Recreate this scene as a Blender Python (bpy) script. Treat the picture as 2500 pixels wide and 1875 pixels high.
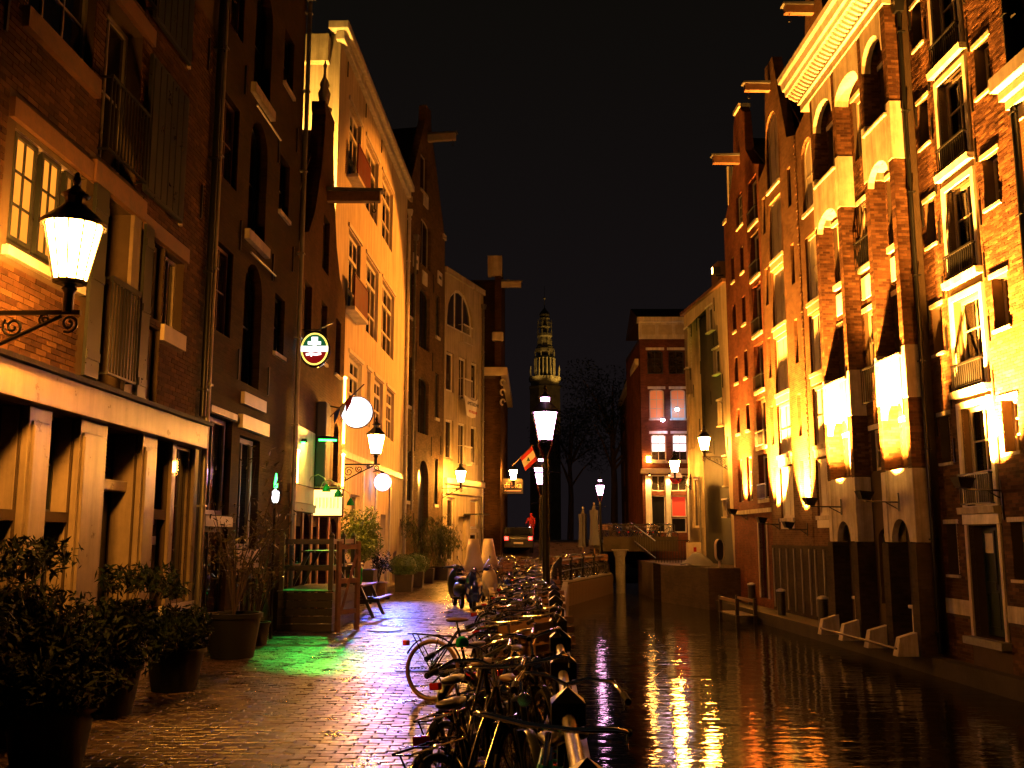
import bpy, bmesh, math, random
from mathutils import Vector, Matrix, geometry, noise
rnd = random.Random(11)
PI = math.pi
for o in list(bpy.data.objects): bpy.data.objects.remove(o)
SC = bpy.context.scene
COL = SC.collection

# ------------------------------------------------------------------ camera, night sky, exposure
FPX, EYE = 2400.0, 1.85
PITCH = math.atan(375 / FPX)
cd = bpy.data.cameras.new('camera'); cam = bpy.data.objects.new('camera', cd); COL.objects.link(cam)
cd.sensor_width = 36; cd.lens = 36 * FPX / 2500; cd.clip_end = 2000; cd.clip_start = .05
cam.location = (0, 0, EYE); cam.rotation_euler = (PI / 2 + PITCH, 0, 0)
SC.camera = cam
W = bpy.data.worlds.new('World'); SC.world = W; W.use_nodes = True
nt = W.node_tree; nt.nodes.clear()
wo = nt.nodes.new('ShaderNodeOutputWorld'); bg = nt.nodes.new('ShaderNodeBackground')
tc = nt.nodes.new('ShaderNodeTexCoord'); sx = nt.nodes.new('ShaderNodeSeparateXYZ'); cr = nt.nodes.new('ShaderNodeValToRGB')
cr.color_ramp.elements[0].color = (.0062, .0044, .0052, 1); cr.color_ramp.elements[0].position = .0
cr.color_ramp.elements[1].color = (.0028, .0023, .0016, 1); cr.color_ramp.elements[1].position = .55
nt.links.new(tc.outputs['Generated'], sx.inputs[0]); nt.links.new(sx.outputs['Z'], cr.inputs[0])
nt.links.new(cr.outputs[0], bg.inputs[0]); nt.links.new(bg.outputs[0], wo.inputs[0]); bg.inputs[1].default_value = 1.35
SC.view_settings.view_transform = 'Standard'; SC.view_settings.look = 'None'
SC.view_settings.exposure = 0; SC.view_settings.gamma = 1
SC.render.engine = 'CYCLES'
SC.cycles.max_bounces = 6; SC.cycles.diffuse_bounces = 1; SC.cycles.glossy_bounces = 3
SC.cycles.transparent_max_bounces = 8; SC.cycles.sample_clamp_indirect = 4; SC.cycles.caustics_reflective = False
SC.cycles.use_denoising = True

def ray(px, py):
    a = (px - 1250) / FPX; b = (937.5 - py) / FPX; s, c = math.sin(PITCH), math.cos(PITCH)
    return Vector((a, c - b * s, s + b * c))
def at_depth(px, py, y):
    d = ray(px, py); return Vector((0, 0, EYE)) + d * (y / d.y)
def at_z(px, py, z):
    d = ray(px, py); return Vector((0, 0, EYE)) + d * ((z - EYE) / d.z)

# ------------------------------------------------------------------ materials
MATS = {}
def newmat(name):
    m = bpy.data.materials.new(name); m.use_nodes = True; nt = m.node_tree
    b = nt.nodes['Principled BSDF']; MATS[name] = m
    return m, nt, b
def N(nt, t, **k):
    n = nt.nodes.new(t)
    for a, v in k.items():
        if a.startswith('i_'): n.inputs[a[2:].replace('_', ' ')].default_value = v
        else: setattr(n, a, v)
    return n
def mixc(nt, fac, a, b, mode='MIX'):
    n = nt.nodes.new('ShaderNodeMix'); n.data_type = 'RGBA'; n.blend_type = mode
    for sock, v in ((n.inputs[0], fac), (n.inputs[6], a), (n.inputs[7], b)):
        if hasattr(v, 'is_linked') or hasattr(v, 'links'): nt.links.new(v, sock)
        elif isinstance(v, (int, float)): sock.default_value = v
        else: sock.default_value = (*v, 1)
    return n.outputs[2]
def mat(name, col, rough=.6, metal=0, var=.3, scale=3., bump=.15, bscale=30., spec=.5, coat=0, dist=.01, rvar=.15, streak=0):
    m, nt, b = newmat(name)
    tc = N(nt, 'ShaderNodeTexCoord')
    n1 = N(nt, 'ShaderNodeTexNoise', i_Scale=scale, i_Detail=6., i_Roughness=.65)
    nt.links.new(tc.outputs['Object'], n1.inputs['Vector'])
    r = N(nt, 'ShaderNodeMapRange'); nt.links.new(n1.outputs['Fac'], r.inputs[0])
    r.inputs[1].default_value = .3; r.inputs[2].default_value = .7
    lo = tuple(max(0, c * (1 - var)) for c in col); hi = tuple(min(1, c * (1 + var * .8)) for c in col)
    colr = mixc(nt, r.outputs[0], lo, hi)
    if streak:   # rain streaks and grime
        mp = N(nt, 'ShaderNodeMapping'); mp.inputs['Scale'].default_value = (2.6, 2.6, .16); nt.links.new(tc.outputs['Object'], mp.inputs[0])
        n3 = N(nt, 'ShaderNodeTexNoise', i_Scale=1.6, i_Detail=7., i_Roughness=.7); nt.links.new(mp.outputs[0], n3.inputs['Vector'])
        r3 = N(nt, 'ShaderNodeMapRange'); nt.links.new(n3.outputs['Fac'], r3.inputs[0]); r3.inputs[1].default_value = .34; r3.inputs[2].default_value = .6; r3.inputs[3].default_value = 1 - streak; r3.inputs[4].default_value = 1.
        colr = mixc(nt, 1., colr, r3.outputs[0], 'MULTIPLY')
    nt.links.new(colr, b.inputs['Base Color'])
    rr = N(nt, 'ShaderNodeMapRange'); nt.links.new(n1.outputs['Fac'], rr.inputs[0])
    rr.inputs[3].default_value = max(.02, rough - rvar * rough * 2); rr.inputs[4].default_value = min(1, rough + rvar * rough * 2)
    nt.links.new(rr.outputs[0], b.inputs['Roughness'])
    b.inputs['Metallic'].default_value = metal; b.inputs['Specular IOR Level'].default_value = spec
    b.inputs['Coat Weight'].default_value = coat
    if bump:
        n2 = N(nt, 'ShaderNodeTexNoise', i_Scale=bscale, i_Detail=4.); nt.links.new(tc.outputs['Object'], n2.inputs['Vector'])
        bp = N(nt, 'ShaderNodeBump', i_Strength=bump, i_Distance=dist); nt.links.new(n2.outputs['Fac'], bp.inputs['Height'])
        nt.links.new(bp.outputs[0], b.inputs['Normal'])
    return m
def island(name, c1, c2, c3, rough=.75, bump=.4, spec=.1, rlo=None):
    """single bricks / pavers: colour differs from piece to piece"""
    m, nt, b = newmat(name)
    g = N(nt, 'ShaderNodeNewGeometry'); oi = N(nt, 'ShaderNodeObjectInfo')
    ad = N(nt, 'ShaderNodeMath', operation='ADD'); nt.links.new(g.outputs['Random Per Island'], ad.inputs[0]); nt.links.new(oi.outputs['Random'], ad.inputs[1])
    fr = N(nt, 'ShaderNodeMath', operation='FRACT'); nt.links.new(ad.outputs[0], fr.inputs[0])
    cr = N(nt, 'ShaderNodeValToRGB'); nt.links.new(fr.outputs[0], cr.inputs[0])
    e = cr.color_ramp.elements; e[0].color = (*c1, 1); e[1].color = (*c3, 1); k = e.new(.55); k.color = (*c2, 1)
    tc = N(nt, 'ShaderNodeTexCoord'); n1 = N(nt, 'ShaderNodeTexNoise', i_Scale=2.2, i_Detail=8., i_Roughness=.7); nt.links.new(g.outputs['Position'], n1.inputs['Vector'])
    r = N(nt, 'ShaderNodeMapRange'); nt.links.new(n1.outputs['Fac'], r.inputs[0]); r.inputs[1].default_value = .3; r.inputs[2].default_value = .72; r.inputs[3].default_value = .45; r.inputs[4].default_value = 1.25
    nt.links.new(mixc(nt, 1., cr.outputs[0], r.outputs[0], 'MULTIPLY'), b.inputs['Base Color'])
    n2 = N(nt, 'ShaderNodeTexNoise', i_Scale=60., i_Detail=4.); nt.links.new(g.outputs['Position'], n2.inputs['Vector'])
    bp = N(nt, 'ShaderNodeBump', i_Strength=bump, i_Distance=.004); nt.links.new(n2.outputs['Fac'], bp.inputs['Height']); nt.links.new(bp.outputs[0], b.inputs['Normal'])
    b.inputs['Specular IOR Level'].default_value = spec
    if rlo is None: b.inputs['Roughness'].default_value = rough
    else:
        r2 = N(nt, 'ShaderNodeMapRange'); nt.links.new(n1.outputs['Fac'], r2.inputs[0]); r2.inputs[1].default_value = .35; r2.inputs[2].default_value = .65; r2.inputs[3].default_value = rlo; r2.inputs[4].default_value = rough
        nt.links.new(r2.outputs[0], b.inputs['Roughness'])
    return m
def brickmat(name, c1, c2, mortar, bw=.22, rh=.066, ms=.006, rough=.8, bump=.6):
    m, nt, b = newmat(name)
    tc = N(nt, 'ShaderNodeTexCoord'); s = N(nt, 'ShaderNodeSeparateXYZ'); nt.links.new(tc.outputs['Object'], s.inputs[0])
    ad = N(nt, 'ShaderNodeMath', operation='ADD'); nt.links.new(s.outputs[0], ad.inputs[0]); nt.links.new(s.outputs[1], ad.inputs[1])
    cb = N(nt, 'ShaderNodeCombineXYZ'); nt.links.new(ad.outputs[0], cb.inputs[0]); nt.links.new(s.outputs[2], cb.inputs[1])
    bt = N(nt, 'ShaderNodeTexBrick'); nt.links.new(cb.outputs[0], bt.inputs['Vector'])
    bt.inputs['Scale'].default_value = 1; bt.inputs['Brick Width'].default_value = bw; bt.inputs['Row Height'].default_value = rh
    bt.inputs['Mortar Size'].default_value = ms; bt.inputs['Mortar Smooth'].default_value = .2
    bt.inputs['Color1'].default_value = (*c1, 1); bt.inputs['Color2'].default_value = (*c2, 1); bt.inputs['Mortar'].default_value = (*mortar, 1)
    n1 = N(nt, 'ShaderNodeTexNoise', i_Scale=1.1, i_Detail=8., i_Roughness=.7); nt.links.new(tc.outputs['Object'], n1.inputs['Vector'])
    r = N(nt, 'ShaderNodeMapRange'); nt.links.new(n1.outputs['Fac'], r.inputs[0]); r.inputs[1].default_value = .3; r.inputs[2].default_value = .7; r.inputs[3].default_value = .5; r.inputs[4].default_value = 1.3
    nt.links.new(mixc(nt, 1., bt.outputs['Color'], r.outputs[0], 'MULTIPLY'), b.inputs['Base Color'])
    n2 = N(nt, 'ShaderNodeTexNoise', i_Scale=25., i_Detail=4.); nt.links.new(tc.outputs['Object'], n2.inputs['Vector'])
    sm = N(nt, 'ShaderNodeMath', operation='MULTIPLY_ADD'); nt.links.new(n2.outputs['Fac'], sm.inputs[0]); sm.inputs[1].default_value = .5
    iv = N(nt, 'ShaderNodeMath', operation='SUBTRACT'); iv.inputs[0].default_value = 1; nt.links.new(bt.outputs['Fac'], iv.inputs[1]); nt.links.new(iv.outputs[0], sm.inputs[2])
    bp = N(nt, 'ShaderNodeBump', i_Strength=bump, i_Distance=.012); nt.links.new(sm.outputs[0], bp.inputs['Height']); nt.links.new(bp.outputs[0], b.inputs['Normal'])
    b.inputs['Roughness'].default_value = rough; b.inputs['Specular IOR Level'].default_value = .06
    return m
def emit(name, col, s, base=(.8, .8, .8)):
    m, nt, b = newmat(name)
    b.inputs['Base Color'].default_value = (*base, 1); b.inputs['Emission Color'].default_value = (*col, 1); b.inputs['Emission Strength'].default_value = s
    b.inputs['Roughness'].default_value = .4; b.inputs['Specular IOR Level'].default_value = .05
    return m
def glassmat(name, tint=(.9, .95, .9), clear=.75, rough=.03):
    """window glass: mirror-like sheen over a mostly clear sheet"""
    m, nt, b = newmat(name); nt.nodes.remove(b)
    out = nt.nodes['Material Output']; tr = N(nt, 'ShaderNodeBsdfTransparent'); tr.inputs[0].default_value = (*[t * clear for t in tint], 1)
    gl = N(nt, 'ShaderNodeBsdfGlossy'); gl.inputs['Roughness'].default_value = rough; gl.inputs['Color'].default_value = (.9, .9, .9, 1)
    lw = N(nt, 'ShaderNodeFresnel'); lw.inputs[0].default_value = 1.7
    mx = N(nt, 'ShaderNodeMixShader'); nt.links.new(lw.outputs[0], mx.inputs[0]); nt.links.new(tr.outputs[0], mx.inputs[1]); nt.links.new(gl.outputs[0], mx.inputs[2])
    nt.links.new(mx.outputs[0], out.inputs[0]); return m

mat('white_paint', (.62, .56, .46), .45, var=.22, bump=.12, streak=.35)
mat('cream_paint', (.46, .38, .26), .4, var=.2, bump=.1)
mat('cream_gloss', (.28, .215, .145), .3, streak=.4, var=.25, bump=.08, coat=.3)
mat('grey_paint', (.22, .19, .15), .4, var=.25)
mat('dark_paint', (.018, .02, .018), .3, var=.3, bump=.05)
mat('green_paint', (.012, .022, .016), .35, var=.3)
mat('red_paint', (.09, .006, .006), .5, spec=.2, var=.3)
mat('blue_paint', (.012, .02, .12), .12, var=.2, coat=1., bump=0)
mat('stone', (.48, .41, .30), .7, spec=.15, streak=.45, var=.25, bump=.3, bscale=18)
mat('granite', (.16, .15, .14), .45, var=.35, bump=.4, scale=14, bscale=60)
mat('plaster', (.42, .34, .23), .8, spec=.15, streak=.4, var=.2, scale=1.2, bump=.35, bscale=9, dist=.02)
mat('white_plaster', (.60, .50, .37), .75, spec=.12, streak=.38, var=.16, scale=.9, bump=.3, bscale=7, dist=.015)
mat('quay_stone', (.04, .032, .022), .8, spec=.12, var=.5, scale=1.3, bump=.5, bscale=12, dist=.02)
mat('iron', (.012, .012, .012), .35, .6, var=.3, bump=.1)
mat('rust_iron', (.05, .022, .012), .55, .5, var=.5, bump=.3)
mat('chrome', (.75, .75, .72), .12, 1., var=.1, bump=0)
mat('zinc', (.20, .19, .17), .4, .7, var=.3, bump=.15)
mat('rubber', (.008, .008, .008), .7, spec=.15, var=.3, bump=.2)
mat('black_lacquer', (.008, .008, .009), .16, var=.2, bump=0, coat=.6)
mat('teal_paint', (.03, .35, .36), .3, var=.15, bump=0)
mat('green_plastic', (.01, .25, .05), .2, var=.1, bump=0)
mat('red_plastic', (.35, .015, .01), .2, var=.1, bump=0)
mat('leather', (.02, .014, .01), .4, var=.4, bump=.3)
mat('brown_leather', (.11, .05, .02), .45, var=.4, bump=.3)
mat('wood', (.12, .055, .024), .55, var=.45, scale=5, bump=.3, bscale=24)
mat('dark_wood', (.022, .015, .010), .4, var=.5, scale=5, bump=.3)
mat('roof_tile', (.035, .018, .012), .6, var=.4, scale=9, bump=.6, bscale=16, dist=.03)
mat('terracotta', (.10, .05, .03), .6, var=.3)
mat('soil', (.02, .014, .009), .9, var=.4)
mat('bark', (.035, .022, .014), .8, var=.4, bump=.6, bscale=14)
mat('canvas', (.38, .34, .28), .8, var=.15, bump=.2)
mat('dark_canvas', (.05, .05, .07), .8, var=.2, bump=.2)
mat('cloth_red', (.45, .02, .02), .8, var=.15, bump=.1)
mat('cloth_white', (.7, .66, .58), .8, var=.1, bump=.1)
mat('cloth_blue', (.02, .05, .35), .8, var=.15, bump=.1)
mat('cloth_green', (.01, .10, .03), .8, var=.2, bump=.1)
mat('skin', (.45, .26, .17), .5, var=.08, bump=0)
mat('ground_soil', (.03, .028, .024), .8, var=.4, scale=.4)
mat('curtain', (.52, .46, .34), .8, var=.2, scale=2.)
mat('curtain_brown', (.20, .10, .045), .8, var=.35, scale=2.)
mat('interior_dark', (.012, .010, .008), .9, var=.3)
mat('ink', (.01, .01, .01), .6, var=.1, bump=0)
mat('glass_dark', (.008, .008, .008), .04, var=.4, bump=0, spec=.8)
mat('shadow_glass', (.03, .022, .014), .06, var=.5, bump=0, spec=.7)
glassmat('glass'); glassmat('screen_glass', (1., .85, .6), .8, .08)
brickmat('brick_brown', (.075, .034, .015), (.12, .056, .026), (.12, .085, .05))
brickmat('brick_red', (.10, .026, .013), (.15, .043, .021), (.10, .065, .04))
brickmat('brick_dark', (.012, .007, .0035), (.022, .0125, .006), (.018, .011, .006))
brickmat('brick_bar', (.036, .017, .008), (.06, .029, .014), (.05, .032, .02))
brickmat('brick_grey', (.09, .058, .03), (.14, .092, .05), (.08, .055, .032))
brickmat('brick_black', (.03, .022, .014), (.05, .035, .022), (.04, .03, .02))
brickmat('quay_brick', (.045, .032, .022), (.07, .05, .034), (.04, .032, .025), rough=.5)
mat('mortar', (.065, .045, .028), .9, spec=.08, var=.2, bump=.4)
mat('mortar_dark', (.06, .048, .035), .9, var=.2, bump=.4)
island('brick_single', (.026, .010, .004), (.05, .021, .008), (.08, .037, .014))
island('brick_brown_single', (.042, .018, .009), (.075, .034, .016), (.13, .062, .028))
island('paver', (.045, .026, .018), (.07, .042, .028), (.105, .066, .045), rough=.5, rlo=.2, spec=.6, bump=.7)
def leafmat(name, c1, c2, rough=.35):
    m = island(name, c1, tuple((a + b) / 2 for a, b in zip(c1, c2)), c2, rough=rough, bump=.1, spec=.12 if rough > .5 else .5)
    return m
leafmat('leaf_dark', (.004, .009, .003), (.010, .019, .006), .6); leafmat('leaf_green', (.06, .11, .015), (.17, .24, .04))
leafmat('leaf_bamboo', (.03, .06, .012), (.10, .14, .035)); leafmat('leaf_box', (.02, .06, .012), (.05, .12, .025)); leafmat('leaf_dry', (.05, .04, .015), (.10, .085, .03))

# ------------------------------------------------------------------ mesh helpers
class MB:
    def __init__(s): s.v = []; s.f = []
    def add(s, vs, fs):
        k = len(s.v); s.v += [tuple(p) for p in vs]; s.f += [tuple(i + k for i in f) for f in fs]; return s
    def box(s, x0, x1, y0, y1, z0, z1, nob=False):
        x0, x1 = min(x0, x1), max(x0, x1); y0, y1 = min(y0, y1), max(y0, y1); z0, z1 = min(z0, z1), max(z0, z1)
        f = [(0, 1, 5, 4), (1, 2, 6, 5), (2, 3, 7, 6), (3, 0, 4, 7), (4, 5, 6, 7)]
        if not nob: f.append((3, 2, 1, 0))
        return s.add([(x0, y0, z0), (x1, y0, z0), (x1, y1, z0), (x0, y1, z0), (x0, y0, z1), (x1, y0, z1), (x1, y1, z1), (x0, y1, z1)], f)
    def prism(s, loop, y0, y1):
        """loop of (x, z) points, extruded along y"""
        n = len(loop); vs = [(x, y0, z) for x, z in loop] + [(x, y1, z) for x, z in loop]
        fs = [(i, (i + 1) % n, n + (i + 1) % n, n + i) for i in range(n)]
        fs += [tuple(reversed(range(n))), tuple(range(n, 2 * n))]
        return s.add(vs, fs)
    def prism_x(s, loop, x0, x1):
        """loop of (y, z) points, extruded along x"""
        n = len(loop); vs = [(x0, y, z) for y, z in loop] + [(x1, y, z) for y, z in loop]
        fs = [(i, (i + 1) % n, n + (i + 1) % n, n + i) for i in range(n)]
        fs += [tuple(reversed(range(n))), tuple(range(n, 2 * n))]
        return s.add(vs, fs)
    def prism_z(s, loop, z0, z1):
        n = len(loop); vs = [(x, y, z0) for x, y in loop] + [(x, y, z1) for x, y in loop]
        fs = [(i, (i + 1) % n, n + (i + 1) % n, n + i) for i in range(n)]
        fs += [tuple(reversed(range(n))), tuple(range(n, 2 * n))]
        return s.add(vs, fs)
    def ring(s, lo, li, y0, y1):
        n = len(lo)
        vs = [(x, y0, z) for x, z in lo] + [(x, y0, z) for x, z in li] + [(x, y1, z) for x, z in lo] + [(x, y1, z) for x, z in li]
        fs = []
        for i in range(n):
            j = (i + 1) % n
            fs += [(i, j, n + j, n + i), (2 * n + i, 2 * n + j, j, i), (n + i, n + j, 3 * n + j, 3 * n + i)]
        return s.add(vs, fs)
    def tube(s, pts, r, n=8, caps=True, closed=False):
        pts = [Vector(p) for p in pts]; m = len(pts)
        rs = r if isinstance(r, (list, tuple)) else [r] * m
        vs = []; ref = None
        for i, p in enumerate(pts):
            a = pts[(i - 1) % m] if (closed or i > 0) else p; b = pts[(i + 1) % m] if (closed or i < m - 1) else p
            t = (b - a).normalized()
            if ref is None:
                ref = Vector((0, 0, 1)) if abs(t.z) < .9 else Vector((1, 0, 0))
            u = t.cross(ref)
            if u.length < 1e-4: u = t.cross(Vector((0, 1, 0)))
            u.normalize(); w = t.cross(u).normalized(); ref = -w if False else u.cross(t)
            for k in range(n):
                q = 2 * PI * k / n; vs.append(p + (u * math.cos(q) + w * math.sin(q)) * rs[i])
        fs = []
        for i in range(m if closed else m - 1):
            for k in range(n):
                i2 = (i + 1) % m; fs.append((i * n + k, i * n + (k + 1) % n, i2 * n + (k + 1) % n, i2 * n + k))
        if caps and not closed: fs += [tuple(reversed(range(n))), tuple(range((m - 1) * n, m * n))]
        return s.add(vs, fs)
    def lathe(s, prof, cx=0, cy=0, n=16, z0=0):
        """prof of (r, z)"""
        vs = []; m = len(prof)
        for r, z in prof:
            for k in range(n):
                q = 2 * PI * (k + .5) / n; vs.append((cx + r * math.cos(q), cy + r * math.sin(q), z0 + z))
        fs = [(i * n + k, i * n + (k + 1) % n, (i + 1) * n + (k + 1) % n, (i + 1) * n + k) for i in range(m - 1) for k in range(n)]
        fs += [tuple(reversed(range(n))), tuple(range((m - 1) * n, m * n))]
        return s.add(vs, fs)
    def quad(s, a, b, c, d): return s.add([a, b, c, d], [(0, 1, 2, 3)])
    def mesh(s, name, m, smooth=False):
        me = bpy.data.meshes.new(name); me.from_pydata(s.v, [], s.f)
        bm = bmesh.new(); bm.from_mesh(me); bmesh.ops.recalc_face_normals(bm, faces=bm.faces); bm.to_mesh(me); bm.free()
        me.materials.append(MATS[m])
        if smooth:
            me.shade_smooth()
            try: me.set_sharp_from_angle(angle=math.radians(smooth if smooth > 1 else 40))
            except Exception: pass
        return me
    def obj(s, name, m, parent=None, smooth=False, bevel=0):
        o = bpy.data.objects.new(name, s.mesh(name, m, smooth)); COL.objects.link(o)
        if parent: o.parent = parent
        if bevel:
            b = o.modifiers.new('bevel', 'BEVEL'); b.width = bevel; b.segments = 2; b.limit_method = 'ANGLE'
        return o
def tag(o, label, cat=None, group=None, kind=None):
    if label: o['label'] = label
    if cat: o['category'] = cat
    if group: o['group'] = group
    if kind: o['kind'] = kind
    return o
def empty(name, loc=(0, 0, 0), rz=0, label=None, cat=None, group=None):
    e = bpy.data.objects.new(name, None); COL.objects.link(e); e.location = loc; e.rotation_euler = (0, 0, rz); e.empty_display_size = .2
    return tag(e, label, cat, group)
def dup(root, loc=None, rot=None, label=None, parent=None, scale=None):
    r = root.copy(); COL.objects.link(r)
    if parent is not None: r.parent = parent
    if loc is not None: r.location = loc
    if rot is not None: r.rotation_euler = rot
    if scale is not None: r.scale = scale
    if label: r['label'] = label
    for ch in list(root.children): dup(ch, parent=r)
    return r
def struct(mb, name, m, smooth=False):
    o = mb.obj(name, m, smooth=smooth); o['kind'] = 'structure'; return o
def text_obj(body, name, m, parent, loc, rot, size, extrude=.004, align='CENTER'):
    cu = bpy.data.curves.new(name, 'FONT'); cu.body = body; cu.size = size; cu.extrude = extrude; cu.align_x = align; cu.align_y = 'CENTER'
    t = bpy.data.objects.new(name, cu); COL.objects.link(t)
    me = bpy.data.meshes.new_from_object(t); bpy.data.objects.remove(t)
    me.materials.clear(); me.materials.append(MATS[m])
    o = bpy.data.objects.new(name, me); COL.objects.link(o); o.parent = parent; o.location = loc; o.rotation_euler = rot
    return o

# ------------------------------------------------------------------ building helper: local x along the front, y into the house, z up
def rect(u0, u1, z0, z1, rise=0, n=8):
    if not rise: return [(u0, z0), (u1, z0), (u1, z1), (u0, z1)]
    c = (u0 + u1) / 2; h = (u1 - u0) / 2; zs = z1 - rise
    return [(u0, z0), (u1, z0)] + [(c + h * math.cos(PI * k / n), zs + rise * math.sin(PI * k / n)) for k in range(n + 1)]
class Bld:
    def __init__(s, name, A, B, label, cat='house', z0=0, group=None):
        s.A = Vector((A[0], A[1])); d = Vector((B[0] - A[0], B[1] - A[1])); s.L = d.length; s.x = d.normalized(); s.y = Vector((-s.x.y, s.x.x)); s.z0 = z0
        s.e = empty(name, (A[0], A[1], z0), math.atan2(d.y, d.x), label, cat, group); s.holes = []; s.spans = []
    def uz(s, px, py, off=0):
        d = ray(px, py); n = s.y; t = (n.dot(s.A) - off) / (n.x * d.x + n.y * d.y)
        P = Vector((0, 0, EYE)) + d * t; q = Vector((P.x, P.y)) - s.A
        return q.dot(s.x), P.z - s.z0
    def w(s, u, y, z):
        p = s.A + s.x * u + s.y * y; return Vector((p.x, p.y, s.z0 + z))
    def part(s, name, mb, m, parent=None, **k): return mb.obj(name, m, parent or s.e, **k)
    def opening(s, u0, u1, z0, z1, rise=0):
        s.holes.append(rect(u0, u1, z0, z1, rise)); s.spans.append((u0, u1, z0, z1, rise))
    def wall(s, outline, m, rev=.25, D=9., back=True, roofm='roof_tile', ridge=None, eL=None, eR=None, name='wall'):
        """front with real openings, reveals, side walls; roof behind"""
        loops = [outline] + s.holes; pts = [p for l in loops for p in l]
        tris = geometry.tessellate_polygon([[Vector((x, z, 0)) for x, z in l] for l in loops])
        mb = MB(); mb.add([(x, 0, z) for x, z in pts], [tuple(t) for t in tris])
        for l in s.holes:
            n = len(l)
            mb.add([(x, 0, z) for x, z in l] + [(x, rev, z) for x, z in l], [(i, (i + 1) % n, n + (i + 1) % n, n + i) for i in range(n)])
        n = len(outline); T = .35
        mb.add([(x, 0, z) for x, z in outline] + [(x, T, z) for x, z in outline], [(i, (i + 1) % n, n + (i + 1) % n, n + i) for i in range(n)])
        mb.add([(x, T, z) for x, z in outline], [tuple(range(n))]) if not s.holes else None
        eL = eL if eL is not None else outline[-1][1]; eR = eR if eR is not None else outline[2][1]
        L0, L1 = outline[0][0], outline[1][0]; zb = outline[0][1]
        mb.quad((L0, 0, zb), (L0, D, zb), (L0, D, eL - .02), (L0, 0, eL - .02)); mb.quad((L1, 0, zb), (L1, D, zb), (L1, D, eR - .02), (L1, 0, eR - .02))
        if ridge: mb.add([(L0, D, zb), (L1, D, zb), (L1, D, eR), (ridge[0], D, ridge[1]), (L0, D, eL)], [(0, 1, 2, 3, 4)])
        else: mb.quad((L0, D, zb), (L1, D, zb), (L1, D, eR), (L0, D, eL))
        s.wall_obj = mb.obj(name, m, s.e)
        r = MB()
        if ridge:
            for (ua, za) in ((L0 - .05, eL), (L1 + .05, eR)):
                r.add([(ua, .3, za), (ridge[0], .3, ridge[1]), (ridge[0], D, ridge[1]), (ua, D, za), (ua, .3, za + .1), (ridge[0], .3, ridge[1] + .1), (ridge[0], D, ridge[1] + .1), (ua, D, za + .1)],
                      [(0, 1, 2, 3), (4, 5, 6, 7), (0, 1, 5, 4), (2, 3, 7, 6), (0, 3, 7, 4)])
        else: r.box(L0 - .02, L1 + .02, .3, D, min(eL, eR) - .2, min(eL, eR) + .02)
        r.obj('roof', roofm, s.e)
        mbk = MB().box(L0 + .05, L1 - .05, .75, .8, zb + .02, min(eL, eR) - .3); mbk.obj('dark_backing', 'interior_dark', s.e)  # near-black sheet stands in for the darkness of the unlit rooms
        return s.wall_obj
    def win(s, u0, u1, z0, z1, rise=0, rec=.14, fr=.06, nx=2, nz=2, fm='white_paint', pm='shadow_glass', sill=None, sillm='stone', split=False, hole=True, lintel=None, lm=None, bar=.03, lab=None, curt=None):
        if hole: s.opening(u0, u1, z0, z1, rise)
        else: rec = -.03
        f = MB(); lo = rect(u0, u1, z0, z1, rise); li = rect(u0 + fr, u1 - fr, z0 + fr, z1 - fr, max(0, rise - fr) if rise else 0)
        if rise and not len(li) == len(lo): li = lo
        f.ring(lo, li, rec, rec + .07)
        xs = [u0 + fr + (u1 - u0 - 2 * fr) * i / nx for i in range(nx + 1)]; zs = [z0 + fr + (z1 - z0 - 2 * fr) * i / nz for i in range(nz + 1)]
        for i, x in enumerate(xs[1:-1]):
            top = z1 - fr
            if rise:
                c = (u0 + u1) / 2; h = (u1 - u0) / 2 - fr; t = (x - c) / h; top = z1 - rise + (rise - fr) * math.sqrt(max(0, 1 - t * t))
            f.box(x - bar / 2, x + bar / 2, rec + .015, rec + .06, z0 + fr, top)
        for z in zs[1:-1]:
            hu = 0
            if rise and z > z1 - rise:
                c = (u0 + u1) / 2; hh = (u1 - u0) / 2 - fr; q = (z - (z1 - rise)) / max(.01, rise - fr); w_ = hh * math.sqrt(max(0, 1 - q * q)); f.box(c - w_, c + w_, rec + .018, rec + .058, z - bar / 2, z + bar / 2)
            else: f.box(u0 + fr, u1 - fr, rec + .018, rec + .058, z - bar / 2, z + bar / 2)
        fo = f.obj('window', fm, s.e)
        if lab: fo['label'] = lab
        if split:
            w_, h_ = xs[1] - xs[0], zs[1] - zs[0]
            pmsh = MB().box(0, w_, 0, .008, 0, h_).mesh('pane', pm)
            for i in range(nx):
                for j in range(nz):
                    o = bpy.data.objects.new('pane', pmsh); COL.objects.link(o); o.parent = fo; o.location = (xs[i], rec + .034, zs[j])
        else:
            MB().prism(li, rec + .034, rec + .042).obj('pane', pm, fo)
        if curt:
            c = MB(); cw = (u1 - u0) * curt
            for a, b_ in ((u0 + fr, u0 + fr + cw), (u1 - fr - cw, u1 - fr)):
                k = 10; vs = []
                for i in range(k + 1):
                    x = a + (b_ - a) * i / k; y = rec + .12 + .02 * math.sin(i * 2.1)
                    vs += [(x, y, z0), (x, y, z1 - fr)]
                c.add(vs, [(2 * i, 2 * i + 2, 2 * i + 3, 2 * i + 1) for i in range(k)])
            c.obj('curtain', 'curtain', fo)
        if sill: MB().box(u0 - .05, u1 + .05, -.06, rec if hole else .02, z0 - sill, z0 - .003).obj('sill', sillm, fo)
        if lintel: MB().box(u0 - .08, u1 + .08, -.035, .03, z1 + .003, z1 + lintel).obj('lintel', lm or sillm, fo)
        return fo
    def boxp(s, name, u0, u1, y0, y1, z0, z1, m, parent=None, bevel=0): return MB().box(u0, u1, y0, y1, z0, z1).obj(name, m, parent or s.e, bevel=bevel)
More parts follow.
